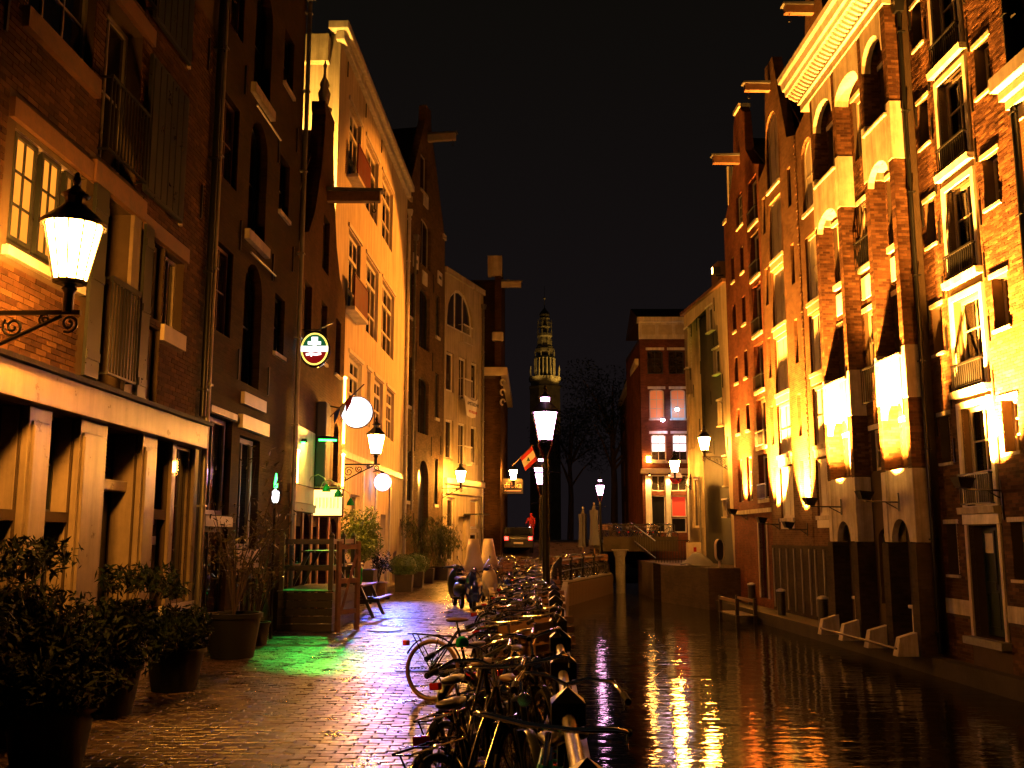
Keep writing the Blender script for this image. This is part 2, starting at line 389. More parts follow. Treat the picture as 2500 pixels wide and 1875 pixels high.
    def railing(s, u0, u1, z0, z1, off, m='iron', n=9, top=.03, name='balcony_railing'):
        mb = MB(); mb.box(u0, u1, -off - .02, -off + .02, z1 - top, z1 + .01); mb.box(u0, u1, -off - .015, -off + .015, z0, z0 + .03)
        for i in range(n + 1):
            x = u0 + .015 + (u1 - u0 - .03) * i / n; mb.box(x - .009, x + .009, -off - .009, -off + .009, z0 + .03, z1 - top)
        for x in (u0 + .02, u1 - .02):
            for z in (z0 + .015, z1 - .015): mb.box(x - .012, x + .012, -off + .015, .01, z - .012, z + .012)
        return mb.obj(name, m, s.e)
    def pipe(s, u, z0, z1, off=.1, r=.05, m='zinc', hopper=True):
        mb = MB(); mb.tube([(u, -off, z0), (u, -off, z1)], r, 10)
        z = z0 + .4
        while z < z1: mb.box(u - r - .015, u + r + .015, -off - r - .012, -.002, z, z + .03); z += 1.9
        o = mb.obj('downpipe', m, s.e, smooth=50)
        if hopper: MB().add([(u - .09, -off - .1, z1), (u + .09, -off - .1, z1), (u + .09, -off + .08, z1), (u - .09, -off + .08, z1), (u - .13, -off - .14, z1 + .25), (u + .13, -off - .14, z1 + .25), (u + .13, -off + .1, z1 + .25), (u - .13, -off + .1, z1 + .25)], [(0, 1, 5, 4), (1, 2, 6, 5), (2, 3, 7, 6), (3, 0, 4, 7), (3, 2, 1, 0), (4, 5, 6, 7)]).obj('rain_hopper', m, o)
        return o
    def anchors(s, pts, h=.55):
        me = MB().box(-.018, .018, -.03, .0, 0, h).mesh('wall_anchor', 'iron')
        for u, z in pts:
            o = bpy.data.objects.new('wall_anchor', me); COL.objects.link(o); o.parent = s.e; o.location = (u, -.013, z)
    def beam(s, u, z, out, h=.24, w=.16, m='cream_paint', hood=True, hook=True):
        b = MB().box(u - w / 2, u + w / 2, -out, .05, z, z + h).obj('hoist_beam', m, s.e, bevel=.01)
        if hood: MB().prism_x([(-out - .08, z + h), (.05, z + h), (.05, z + h + .1), (-out - .08, z + h + .06)], u - w / 2 - .05, u + w / 2 + .05).obj('beam_cover', 'zinc', b)
        if hook:
            p = [(u, -out + .15 + .05 * math.sin(t), z - .22 - .05 * math.cos(t) + .0) for t in [x * .5 for x in range(-5, 5)]]
            MB().tube([(u, -out + .15, z), (u, -out + .15, z - .17)] + p[2:], .014, 6).obj('hook', 'iron', b)
        return b
    def bricks(s, u0, u1, z0, z1, m, parts=300, focus=None, L=.21, H=.056, j=.010, y=-.012, extra=()):
        """real bricks laid in running bond round the openings; the biggest in view are parts"""
        full = []; mb = MB(); row = 0; z = z0
        sp = list(s.spans) + list(extra)
        while z + H <= z1:
            cuts = []
            for (a, b, c, d, r) in sp:
                if z + H > c - .005 and z < d + .005:
                    if r and z > d - r:
                        q = min(1, (z - (d - r)) / r); hw = (b - a) / 2 * math.sqrt(max(0, 1 - q * q)); mid = (a + b) / 2; cuts.append((mid - hw - .02, mid + hw + .02))
                    else: cuts.append((a - .004, b + .004))
            u = u0 - (row % 2) * (L + j) / 2
            while u < u1:
                segs = [(max(u, u0), min(u + L, u1))]
                for a, b in cuts:
                    ns = []
                    for p, q in segs:
                        if b <= p or a >= q: ns.append((p, q))
                        else:
                            if a - p > .03: ns.append((p, a))
                            if q - b > .03: ns.append((b, q))
                    segs = ns
                for p, q in segs:
                    if q - p < .03: continue
                    if q - p > L - .001: full.append((p, z))
                    else: mb.box(p, q, y + rnd.uniform(-.002, .002), .002, z, z + H)
                u += L + j
            z += H + j; row += 1
        if focus: full.sort(key=lambda t: (t[0] - focus[0]) ** 2 + (t[1] - focus[1]) ** 2)
        else: rnd.shuffle(full)
        me = MB().box(0, L, y, .002, 0, H).mesh('brick', m)
        for p, z in full[:parts]:
            o = bpy.data.objects.new('brick', me); COL.objects.link(o); o.parent = s.wall_obj; o.location = (p, rnd.uniform(-.003, .001), z)
        for p, z in full[parts:]: mb.box(p, p + L, y + rnd.uniform(-.003, .002), .002, z, z + H)
        o = mb.obj('brickwork', m, s.wall_obj); o['kind'] = 'stuff'
        return o

# ================================================================== SETTING
QUAY = [(.28, -6), (.46, 4), (.62, 8.4), (.95, 17.7), (1.5, 29), (2.3, 41.5), (5.2, 51.5)]
LEFT = [(-5.6, -6), (-5.6, 15), (-5.5, 27), (-5.4, 41), (-4.2, 47.5), (-2.2, 52)]
def quay_x(y):
    for (a, b), (c, d) in zip(QUAY, QUAY[1:]):
        if b <= y <= d: return a + (c - a) * (y - b) / (d - b)
    return QUAY[-1][0]
WATER = -.95
g = MB(); g.quad((-600, -100, -2.5), (600, -100, -2.5), (600, 900, -2.5), (-600, 900, -2.5)); struct(g, 'ground', 'ground_soil')

# water: dark, slow ripples
m, nt_, b_ = newmat('water')
tc_ = N(nt_, 'ShaderNodeTexCoord'); mp = N(nt_, 'ShaderNodeMapping'); nt_.links.new(tc_.outputs['Object'], mp.inputs[0]); mp.inputs['Scale'].default_value = (.55, 1.6, 1)
n1 = N(nt_, 'ShaderNodeTexNoise', i_Scale=2.6, i_Detail=3., i_Roughness=.5, i_Distortion=.4); nt_.links.new(mp.outputs[0], n1.inputs['Vector'])
n2 = N(nt_, 'ShaderNodeTexNoise', i_Scale=.5, i_Detail=2.); nt_.links.new(mp.outputs[0], n2.inputs['Vector'])
mu = N(nt_, 'ShaderNodeMath', operation='MULTIPLY'); nt_.links.new(n1.outputs['Fac'], mu.inputs[0]); nt_.links.new(n2.outputs['Fac'], mu.inputs[1])
bp_ = N(nt_, 'ShaderNodeBump', i_Strength=.55, i_Distance=.05); nt_.links.new(mu.outputs[0], bp_.inputs['Height']); nt_.links.new(bp_.outputs[0], b_.inputs['Normal'])
b_.inputs['Base Color'].default_value = (.010, .009, .005, 1); b_.inputs['Roughness'].default_value = .06; b_.inputs['IOR'].default_value = 1.33
b_.inputs['Specular IOR Level'].default_value = .62
g = MB(); g.quad((-1, -8, WATER), (12, -8, WATER), (12, 62, WATER), (-1, 62, WATER)); struct(g, 'canal_water', 'water')

# street bed, then the brick pavers one by one
poly = [(x - .36, y) for x, y in QUAY] + list(reversed(LEFT))
g = MB(); g.add([(x, y, -.035) for x, y in poly], [tuple(range(len(poly)))]); street = struct(g, 'street', 'mortar_dark')
PL, PW = .215, .105
pav = []
y = 6.2; row = 0
while y < 50:
    xl = -5.35 if y < 41 else -5.35 + (y - 41) * .28
    x = xl + (row % 2) * PL / 2; xe = quay_x(y + .05) - .37
    while x + PL < xe:
        if abs(x) / y < .6: pav.append((x, y))
        x += PL + .009
    y += PW + .009; row += 1
def tiltz(x, y): return .014 * noise.noise((x * .5, y * .5, 0)) + .006 * noise.noise((x * 2, y * 2, 3))
vis = [p for p in pav if p[1] > 8.3 and -1.9 < p[0] < -.35]; vis.sort(key=lambda p: p[1]); vs300 = set(vis[:300])
def pmesh(w, d):
    q = .006
    return MB().add([(0, 0, -.03), (w, 0, -.03), (w, d, -.03), (0, d, -.03), (0, 0, -q), (w, 0, -q), (w, d, -q), (0, d, -q), (q, q, 0), (w - q, q, 0), (w - q, d - q, 0), (q, d - q, 0)],
                    [(0, 1, 5, 4), (1, 2, 6, 5), (2, 3, 7, 6), (3, 0, 4, 7), (4, 5, 9, 8), (5, 6, 10, 9), (6, 7, 11, 10), (7, 4, 8, 11), (8, 9, 10, 11)])
pm_ = pmesh(PL, PW).mesh('paver', 'paver')
allp = MB(); base = pmesh(PL, PW)
for p in pav:
    z = tiltz(*p); tx, ty = rnd.gauss(0, .018), rnd.gauss(0, .018)
    if p in vs300:
        o = bpy.data.objects.new('paver', pm_); COL.objects.link(o); o.parent = street; o.location = (p[0], p[1], z); o.rotation_euler = (tx, ty, 0)
    elif p[1] < 30:
        k = len(allp.v); allp.v += [(p[0] + v[0], p[1] + v[1], z + v[2] + tx * v[1] - ty * v[0]) for v in base.v]; allp.f += [tuple(i + k for i in f) for f in base.f]
    else:
        k = len(allp.v); allp.v += [(p[0], p[1], z), (p[0] + PL, p[1], z - ty * PL), (p[0] + PL, p[1] + PW, z), (p[0], p[1] + PW, z + tx * PW)]; allp.f.append((k, k + 1, k + 2, k + 3))
o = allp.obj('pavers', 'paver', street); o['kind'] = 'stuff'

# granite kerb stones on the quay edge, each a stone
def along(pl, step):
    out = []; carry = 0
    for (a, b), (c, d) in zip(pl, pl[1:]):
        L = math.hypot(c - a, d - b); t = carry
        while t + step <= L: out.append((a + (c - a) * t / L, b + (d - b) * t / L, math.atan2(d - b, c - a))); t += step
        carry = 0
    return out
qw = MB()
for (a, b), (c, d) in zip(QUAY, QUAY[1:]):
    qw.add([(a, b, -2.4), (c, d, -2.4), (c, d, .0), (a, b, .0)], [(0, 1, 2, 3)])
    qw.add([(a, b, .0), (c, d, .0), (c - .36, d, .0), (a - .36, b, .0)], [(0, 1, 2, 3)])
qw.add([(5.2, 51.5, -2.4), (5.2, 62, -2.4), (5.2, 62, 0), (5.2, 51.5, 0)], [(0, 1, 2, 3)])
quay = struct(qw, 'quay_wall', 'quay_brick')
ks = MB().box(0, .98, -.02, .36, .002, .075).mesh('kerb_stone', 'granite')
for x, y, a in along(QUAY[1:], 1.0):
    o = bpy.data.objects.new('kerb_stone', ks); COL.objects.link(o); o.parent = quay; o.location = (x, y, rnd.uniform(-.004, .004)); o.rotation_euler = (0, 0, a)
# timber fender planks on the far quay face
mat('dark_plank', (.07, .04, .022), .55, var=.5, scale=5, bump=.3)
pk = MB().box(0, .28, -.05, 0, -1.4, -.06).mesh('plank', 'dark_plank')
for x, y, a in along(QUAY[4:], .3):
    o = bpy.data.objects.new('plank', pk); COL.objects.link(o); o.parent = quay; o.location = (x, y, 0); o.rotation_euler = (0, 0, a)

# rising street at the canal end, dyke road and bridge
g = MB()
g.add([(-6, 47, -.02), (5.2, 51.2, -.02), (5.2, 53, .05), (-6, 50, .05), (5.2, 60, 1.55), (-6, 58, 1.55), (30, 60, 1.55), (30, 120, 1.6), (-60, 120, 1.6), (-60, 58, 1.55)],
      [(0, 1, 2, 3), (3, 2, 4, 5), (5, 4, 6, 7, 8, 9)])
struct(g, 'dyke_road', 'paver')
br = MB().box(4.85, 8.6, 51.8, 60.5, 1.2, 1.5); br.box(4.75, 8.6, 51.6, 52., 1.15, 1.9); bridge = struct(br, 'bridge', 'quay_stone')
g = MB().box(6.55, 9.4, 46.4, 52, -2.4, .7); g.add([(6.6, 44.4, .68), (7.75, 39.5, .66), (9.6, 39.5, .66), (9.6, 46.4, .7), (6.6, 46.4, .7), (6.6, 44.4, -2.4), (7.75, 39.5, -2.4), (9.6, 39.5, -2.4)], [(0, 1, 2, 3, 4), (0, 1, 6, 5), (1, 2, 7, 6)])
struct(g, 'terrace', 'quay_brick')
# narrow ledge under the houses that stand in the water
g = MB(); E_ = [(9.4 - .035 * y, y) for y in (6, 12, 18, 22, 27, 32, 39.6)]
for (a, b), (c, d) in zip(E_, E_[1:]):
    g.add([(a, b, -2.4), (c, d, -2.4), (c, d, -.62), (a, b, -.62), (c + 2.5, d, -.62), (a + 2.5, b, -.62)], [(0, 1, 2, 3), (3, 2, 4, 5)])
    g.add([(a - .04, b, -.7), (c - .04, d, -.7), (c - .04, d, -.58), (a - .04, b, -.58), (c + .22, d, -.58), (a + .22, b, -.58)], [(0, 1, 2, 3), (3, 2, 4, 5)])
struct(g, 'house_footing', 'quay_stone')

# ================================================================== LEFT ROW
# ---- L1: brown brick house with a cream shop front
b = L1 = Bld('shop_house', (-5.14, 5), (-4.92, 15.4), 'brown brick house with cream timber shop front and lit upper window', 'house')
# shop front openings
for u0, u1 in ((2.2, 3.5), (3.8, 5.02)):
    b.win(u0, u1, 2.13, 3.2, nx=3 if u0 < 3 else 2, nz=2, fm='dark_paint', pm='glass', split=True, rec=.2, fr=.04, curt=.46, bar=.025)
    b.win(u0, u1, .7, 2.02, nx=2, nz=1, fm='dark_paint', pm='curtain_brown', split=True, rec=.2, fr=.05)
    b.boxp('transom', u0 - .01, u1 + .01, .1, .34, 2.02, 2.13, 'cream_gloss')
b.win(5.56, 6.18, 2.13, 3.2, nx=2, nz=2, fm='dark_paint', pm='glass', split=True, rec=.2, fr=.035, curt=.44, bar=.025)
b.win(5.56, 6.18, .35, 2.02, nx=2, nz=1, fm='dark_paint', pm='curtain_brown', split=True, rec=.2, fr=.04)
b.boxp('transom', 5.53, 6.2, .08, .34, 2.02, 2.13, 'cream_gloss')
b.opening(6.95, 8.0, 0, 3.2)
d = MB().box(6.95, 7.47, .33, .38, .05, 2.44).box(7.485, 8.0, .335, .385, .05, 2.44)
for u in (7.02, 7.55): d.box(u, u + .38, .31, .33, .25, 1.0); d.box(u, u + .38, .31, .33, 1.15, 2.3)
dr = b.part('door', d, 'dark_paint')
MB().tube([(7.45, .27, 1.0), (7.45, .27, 1.35)], .014, 8).obj('handle', 'chrome', dr); MB().box(7.5, 7.56, .32, .334, 1.55, 1.68).obj('letter_plate', 'cream_paint', dr)
MB().box(6.9, 8.08, .1, .36, 2.44, 2.58).obj('door_lintel', 'cream_gloss', b.e, bevel=.015)
gr = MB()
for i in range(22):
    for j in range(11):
        gr.box(6.98 + i * .0465 + (j % 2) * .023, 7.0 + i * .0465 + (j % 2) * .023, .3, .312, 2.62 + j * .051, 2.647 + j * .051)
gr.box(6.95, 8.0, .34, .35, 2.58, 3.2)
b.part('transom_grille', gr, 'rust_iron')
b.win(8.57, 9.16, 2.24, 3.2, nx=1, nz=1, fm='cream_gloss', pm='glass_dark', rec=.2, fr=.05)
b.win(8.57, 9.16, .9, 2.1, nx=1, nz=1, fm='cream_gloss', pm='glass_dark', rec=.12, fr=.07)
b.boxp('transom', 8.55, 9.18, .02, .24, 2.1, 2.24, 'cream_gloss')
b.win(9.36, 10.12, .9, 3.2, nx=1, nz=1, fm='cream_gloss', pm='glass_dark', rec=.03, fr=.05)
# upper openings
lw = b.win(4.47, 6.08, 4.72, 6.02, rec=.07, fr=.07, nx=1, nz=1, fm='white_paint', pm='interior_dark', lab='white framed triple casement glowing orange from within')
emit('lit_pane', (1., .30, .025), 1.25, (.02, .012, .008)); emit('lit_pane_dim', (1., .30, .03), .42, (.05, .03, .02))
for k, (a, c) in enumerate(((4.56, 5.02), (5.12, 5.54), (5.66, 6.03))):
    f = MB().ring(rect(a, c, 4.84, 5.97), rect(a + .045, c - .045, 4.885, 5.925), .04, .09)
    mid = (a + c) / 2; f.box(mid - .014, mid + .014, .05, .085, 4.885, 5.925)
    for z in (5.225, 5.575): f.box(a + .045, c - .045, .052, .083, z - .014, z + .014)
    fo = f.obj('casement', 'dark_paint', lw); w_ = (c - a - .09) / 2
    me = MB().box(0, w_, 0, .008, 0, .345).mesh('pane', 'lit_pane' if k < 2 else 'lit_pane_dim')
    for i in range(2):
        for j in range(3):
            o = bpy.data.objects.new('pane', me); COL.objects.link(o); o.parent = lw; o.location = (a + .045 + i * w_, .066, 4.885 + j * .345)
b.boxp('lintel_beam', 4.33, 6.12, -.06, .05, 6.03, 6.24, 'wood'); b.boxp('window_sill', 4.4, 6.1, -.07, .06, 4.62, 4.72, 'white_paint')
b.opening(6.52, 7.36, 3.72, 6.02)
hd = MB().box(6.52, 7.36, .3, .34, 3.72, 6.02)
for u in (6.6, 6.9, 7.12): hd.box(u, u + .05, .26, .3, 3.8, 5.95)
b.part('hoist_door', hd, 'cream_paint')
b.boxp('lintel_beam', 6.14, 7.68, -.08, .05, 6.03, 6.3, 'wood'); b.boxp('door_jamb', 7.37, 7.62, -.05, .1, 3.62, 6.02, 'cream_gloss')
b.railing(6.58, 7.42, 3.78, 4.98, .16, n=9, top=.06)
for u0, u1, z0, z1 in ((6.14, 6.5, 3.7, 6.0), (7.66, 7.94, 3.62, 6.0)):
    s_ = MB().box(u0, u1, -.10, -.06, z0, z1)
    for z in (z0 + .2, (z0 + z1) / 2, z1 - .3): s_.box(u0 + .01, u1 - .01, -.115, -.1, z, z + .1)
    b.part('shutter', s_, 'dark_paint')
b.win(8.62, 9.36, 4.85, 5.92, nx=3, nz=1, fm='cream_paint', pm='glass_dark', rec=.12, fr=.05)
b.win(7.98, 8.56, 4.85, 5.92, nx=1, nz=1, fm='cream_paint', pm='shadow_glass', rec=.1, fr=.08); b.win(7.98, 8.56, 3.66, 4.72, nx=1, nz=1, fm='cream_paint', pm='glass_dark', rec=.1, fr=.1)
b.boxp('lintel_beam', 7.7, 9.42, -.06, .05, 5.94, 6.16, 'wood'); b.boxp('window_apron', 8.58, 9.46, -.06, .06, 4.6, 4.83, 'cream_paint')
# storeys above
for z in (6.42, 8.9, 11.3):
    b.win(6.3, 7.4, z, z + 2.1, nx=2, nz=2, fm='grey_paint', pm='glass_dark', rec=.2); b.railing(6.25, 7.45, z + .05, z + 1.0, .14, n=12)
    b.boxp('lintel_beam', 6.1, 7.7, -.06, .05, z + 2.12, z + 2.35, 'wood')
    b.win(4.5, 6.0, z + .85, z + 2.05, nx=3, nz=2, fm='grey_paint', pm='glass_dark', rec=.1); b.boxp('window_sill', 4.4, 6.1, -.09, .05, z + .62, z + .85, 'wood')
    s_ = MB().box(7.55, 8.95, -.1, -.05, z, z + 1.95)
    for k in range(6): s_.box(7.6 + k * .225, 7.79 + k * .225, -.115, -.1, z + .05, z + 1.9)
    b.part('shutter', s_, 'dark_paint'); b.boxp('door_jamb', 9.0, 9.08, -.05, .04, z, z + 2.0, 'cream_paint')
    b.anchors([(9.9, z + .4), (4.1, z + .4)])
b.wall([(0, -.1), (10.4, -.1), (10.4, 15.5), (0, 15.5)], 'mortar', rev=.32)
b.bricks(2.0, 10.38, 3.7, 10.2, 'brick_single', 300, (4.9, 4.4), extra=[(6.1, 7.7, 3.6, 6.4, 0), (4.3, 6.15, 4.6, 6.3, 0), (7.6, 9.5, 5.9, 6.2, 0), (8.55, 9.5, 4.58, 4.85, 0)])
b.bricks(9.1, 10.38, .03, .66, 'brick_single', 60, (9.7, .4))
b.boxp('stone_plinth', 9.08, 10.4, -.05, .05, .67, .9, 'white_paint')
# cream panelled front: piers, fascia, cornice
for u0, u1 in ((1.6, 2.18), (3.52, 3.78), (5.05, 5.53), (6.21, 6.93), (8.03, 8.54)):
    p = MB().box(u0, u1, -.07, .02, 0, 3.2); p.box(u0 + .06, u1 - .06, -.09, -.07, .9, 3.05); p.box(u0 - .02, u1 + .02, -.11, .02, 0, .55)
    p.box(u0 + .05, u0 + .09, -.11, -.09, 1.0, 3.0); p.box(u0 - .036, u1 + .036, .021, .3, 0, 3.19)
    b.part('shop_pier', p, 'cream_gloss', bevel=.012)
p = MB().box(9.18, 9.34, -.05, .02, .9, 3.2); b.part('shop_pier', p, 'cream_gloss', bevel=.012)
p = MB().box(10.13, 10.3, -.05, .02, .9, 3.2); b.part('shop_pier', p, 'cream_gloss', bevel=.012)
b.boxp('shop_fascia', 1.0, 10.15, -.22, .02, 3.2, 3.55, 'cream_gloss', bevel=.01)
MB().prism_x([(-.28, 3.555), (.02, 3.555), (.02, 3.7), (-.1, 3.66), (-.3, 3.6)], .95, 10.22).obj('shop_cornice', 'dark_wood', b.e)
for i, (u, z, h) in enumerate(((8.72, 1.5, .55), (8.9, 1.75, .12))): MB().box(u, u + (.09 if i == 0 else .2), .095, .105, z, z + h).obj('notice', 'cloth_white', b.e)
b.pipe(10.22, 3.72, 15.4, .1, .055, 'iron', False); b.pipe(10.36, .02, 15.4, .12, .05, 'zinc', False)

# ---- L2: tall dark warehouse
b = L2 = Bld('dark_warehouse', (-4.92, 15.42), (-4.73, 21.04), 'tall dark brick warehouse with arched loading doors and white sills', 'warehouse')
b.win(.36, 1.6, 2.22, 3.84, nx=2, nz=1, fm='white_paint', pm='glass_dark', rec=.12, fr=.08); b.win(.36, 1.6, .15, 2.02, nx=2, nz=1, fm='dark_paint', pm='shadow_glass', rec=.1, fr=.08)
b.boxp('window_sill', .3, 1.66, -.06, .1, 2.03, 2.2, 'cream_paint'); b.boxp('lintel_board', .3, 1.66, -.07, .02, 3.86, 3.97, 'white_paint')
b.win(2.05, 3.3, 1.65, 3.66, nx=2, nz=1, fm='cream_paint', pm='glass_dark', rec=.14, fr=.09); b.win(2.15, 2.62, .1, 1.25, nx=1, nz=1, fm='white_paint', pm='shadow_glass', rec=.05); b.win(2.8, 3.28, .1, 1.25, nx=1, nz=1, fm='white_paint', pm='shadow_glass', rec=.05)
b.boxp('window_apron', 2.0, 3.36, -.06, .08, 1.3, 1.63, 'cream_paint')
b.boxp('sign_board', 1.9, 3.6, -.09, .0, 3.78, 4.02, 'cream_paint'); b.boxp('sign_board', 2.0, 3.4, -.07, .0, 4.22, 4.44, 'cream_paint')
for z in (4.62, 7.42, 10.25): b.win(1.95, 3.05, z, z + 2.3, rise=.55, nx=2, nz=2, fm='green_paint', pm='glass_dark', rec=.2)
for z in (7.42, 10.25): b.boxp('window_sill', 1.8, 3.15, -.1, .05, z - .2, z - .01, 'stone'); MB().tube([(1.85, -.12, z - .45), (3.5, -.12, z - .45)], .02, 8).obj('hoist_rail', 'zinc', b.e)
for z in (5.25, 7.9, 10.7): b.win(.42, 1.25, z, z + 1.5, nx=2, nz=2, fm='wood', pm='shadow_glass', rec=.1)
for z in (5.55, 8.5, 11.3): b.win(3.95, 4.7, z, z + 1.2, nx=1, nz=2, fm='green_paint', pm='glass_dark', rec=.14, sill=.08)
b.anchors([(3.6, 4.6), (3.6, 6.9), (3.7, 9.4), (1.5, 6.9), (1.4, 9.8), (5.1, 7.5), (5.1, 10.2), (1.7, 4.6)])
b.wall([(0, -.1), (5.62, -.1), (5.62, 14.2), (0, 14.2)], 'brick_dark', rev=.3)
b.pipe(5.55, .02, 14, .1, .05, 'zinc', False); b.boxp('cornice', -.05, 5.66, -.2, .1, 14.1, 14.4, 'dark_wood')

# ---- L3: dark gabled house with the bar
b = L3 = Bld('bar_house', (-4.73, 21.06), (-4.73, 27.3), 'low dark brick house with neck gable, stone finial and neon lit bar front', 'house')
b.win(.55, 1.15, .2, 2.1, nx=1, nz=1, fm='cream_paint', pm='glass_dark', rec=.1); b.win(1.35, 2.1, .1, 2.4, rise=.35, nx=1, nz=1, fm='red_paint', pm='glass_dark', rec=.12)
b.win(2.4, 2.95, .2, 2.1, nx=1, nz=1, fm='cream_paint', pm='glass_dark', rec=.1); b.opening(3.2, 4.3, 0, 2.35)
b.part('door', MB().box(3.2, 4.3, .26, .31, 0, 2.35).box(3.3, 3.7, .24, .26, .3, 2.1).box(3.8, 4.2, .24, .26, .3, 2.1), 'dark_wood')
b.win(4.6, 5.7, .7, 2.35, rise=.35, nx=2, nz=1, fm='cream_paint', pm='glass_dark', rec=.12)
for u in (2.7, 4.9): b.win(u, u + .75, 3.3, 4.9, rise=.25, nx=1, nz=2, fm='green_paint', pm='glass_dark', rec=.14, sill=.07)
for u in (.8, 2.75, 4.8): b.win(u, u + .8, 6.2, 7.7, nx=2, nz=2, fm='green_paint', pm='glass_dark', rec=.14, sill=.07)
b.win(2.7, 3.55, 8.5, 9.9, nx=2, nz=2, fm='green_paint', pm='glass_dark', rec=.14)
gab = [(0, -.1), (6.24, -.1), (6.24, 8.3), (6.0, 8.6), (5.2, 8.9), (4.6, 9.6), (4.05, 10.8), (3.75, 11.9), (3.7, 12.5), (3.78, 12.55), (3.78, 12.8), (2.48, 12.8), (2.48, 12.55), (2.56, 12.5), (2.5, 11.9), (2.2, 10.8), (1.64, 9.6), (1.04, 8.9), (.24, 8.6), (0, 8.3)]
b.wall(gab, 'brick_bar', rev=.26, ridge=(3.12, 12.2), eL=8.3, eR=8.3)
fin = MB().lathe([(.2, 0), (.22, .08), (.1, .16), (.14, .34), (.17, .5), (.1, .66), (.13, .74), (.1, .84), (.045, .95), (.03, 1.2), (.05, 1.26), (.01, 1.42)], 3.13, .17, 12, 12.8)
b.part('finial', fin, 'stone', smooth=50)
b.beam(3.13, 10.35, 1.35, .26, .2, 'wood'); b.boxp('bar_fascia', .1, 6.2, -.08, .02, 2.42, 2.6, 'wood')
b.boxp('folded_awning', 2.45, 3.1, -.26, -.02, 3.05, 5.1, 'dark_canvas', bevel=.04)

# ---- L4: broad white plastered house
b = L4 = Bld('white_house', (-5.17, 27.72), (-4.6, 41.5), 'broad white plastered house washed in orange light with tall windows', 'house')
def l4row(z0, z1, cols, bal):
    for u0, u1 in cols:
        w_ = b.win(u0, u1, z0, z1, nx=3, nz=1, fm='white_paint', pm='glass_dark', rec=.12, fr=.12, bar=.1, lab=None)
        f = MB().box(u0 + .12, u1 - .12, .1, .2, z0 + (z1 - z0) * .68, z0 + (z1 - z0) * .68 + .12); f.box(u0 + .12, u1 - .12, .11, .19, z0 + .75, z0 + .82); f.obj('transom', 'white_paint', w_)
        b.boxp('window_surround', u0 - .15, u1 + .15, -.05, -.002, z1 + .04, z1 + .16, 'white_paint')
    for u0, u1 in bal: b.boxp('awning_cloth', u0, u1, -.5, -.44, z0 - .15, z0 + 1.0, 'cloth_red')
l4row(13.0, 15.4, ((1.5, 3.4), (4.3, 6.7), (7.5, 10.0)), ()); l4row(8.8, 11.4, ((1.9, 3.8), (4.8, 7.2), (8.0, 10.8)), ())
l4row(5.6, 7.5, ((2.4, 4.5), (5.4, 6.1), (6.8, 8.6), (9.4, 11.2)), ())
for z in (13.0, 8.8): 
    r = MB().box(1.4, 3.5, -.35, -.31, z + .95, z + 1.0)
    r.box(1.4, 3.5, -.34, -.30, z, z + .94); b.part('balcony_screen', r, 'red_paint'); b.boxp('balcony_slab', 1.35, 3.55, -.36, 0, z - .12, z - .01, 'white_paint')
b.opening(8.6, 9.7, 0, 2.7); b.part('door', MB().box(8.6, 9.7, .22, .27, 0, 2.7).box(8.75, 9.1, .2, .22, .3, 2.3).box(9.2, 9.55, .2, .22, .3, 2.3), 'cream_paint')
b.win(11.6, 12.5, .1, 1.3, nx=2, nz=1, fm='white_paint', pm='shadow_glass', rec=.1); b.win(3.2, 4.6, 1.2, 3.2, nx=2, nz=2, fm='white_paint', pm='glass_dark', rec=.1)
b.wall([(0, -.1), (13.8, -.1), (13.8, 16.9), (0, 16.9)], 'white_plaster', rev=.25, D=8)
for u in (5., 7.4, 10.4): b.boxp('pilaster', u - .02, u + .22, -.05, 0, .1, 4.1, 'white_paint')
b.boxp('cornice', -.35, 13.85, -.3, .3, 16.9, 17.15, 'white_paint', bevel=.02); b.boxp('cornice_moulding', -.2, 13.82, -.16, .1, 16.62, 16.9, 'white_paint', bevel=.02); b.boxp('floor_band', 0, 13.8, -.06, 0, 4.25, 4.45, 'white_paint')
b.boxp('parapet_return', -.3, .2, .3, 4.2, 15.9, 16.75, 'stone'); b.boxp('chimney', .1, 1.0, 2.2, 3.2, 16.8, 18.4, 'brick_red')
b.pipe(13.7, .02, 15.8, .12, .07, 'white_paint'); b.anchors([(1., 16.), (4, 16.), (7.1, 16.)], .5)

# ---- L5: tall spout gabled warehouse with dark shutters
b = L5 = Bld('spout_gable_warehouse', (-4.6, 41.52), (-3.35, 47.87), 'tall brown brick warehouse with pointed gable, dark shutters and hoist beam', 'warehouse')
for z0, z1 in ((3.4, 5.55), (7.5, 9.65), (11.45, 13.5)):
    for u0, u1 in ((.4, 1.12), (4.85, 5.5)): b.win(u0, u1, z0, z1, nx=1, nz=1, fm='green_paint', pm='dark_paint', rec=.08, sill=.14, sillm='white_paint')
for z0, z1 in ((6.5, 9.1), (10.4, 13.2), (14.3, 16.6)):
    b.win(2.1, 3.8, z0, z1, rise=.3, nx=2, nz=1, fm='cream_paint' if z0 > 14 else 'green_paint', pm='glass_dark', rec=.16)
b.win(1.9, 3.0, 17.8, 19.6, nx=1, nz=1, fm='cream_paint', pm='glass_dark', rec=.12, sill=.12)
b.win(2.25, 3.9, .1, 5.3, rise=.8, nx=1, nz=2, fm='dark_paint', pm='dark_paint', rec=.2)
b.wall([(0, -.1), (6.35, -.1), (6.35, 16.7), (3.6, 21.4), (3.5, 22.2), (2.7, 22.2), (2.6, 21.4), (0, 16.7)], 'brick_grey', rev=.28, ridge=(3.1, 21.2), eL=16.7, eR=16.7)
b.beam(3.1, 20.5, 1.35, .32, .24, 'cream_paint'); b.pipe(1.0, 3.0, 15., .1, .06, 'zinc')
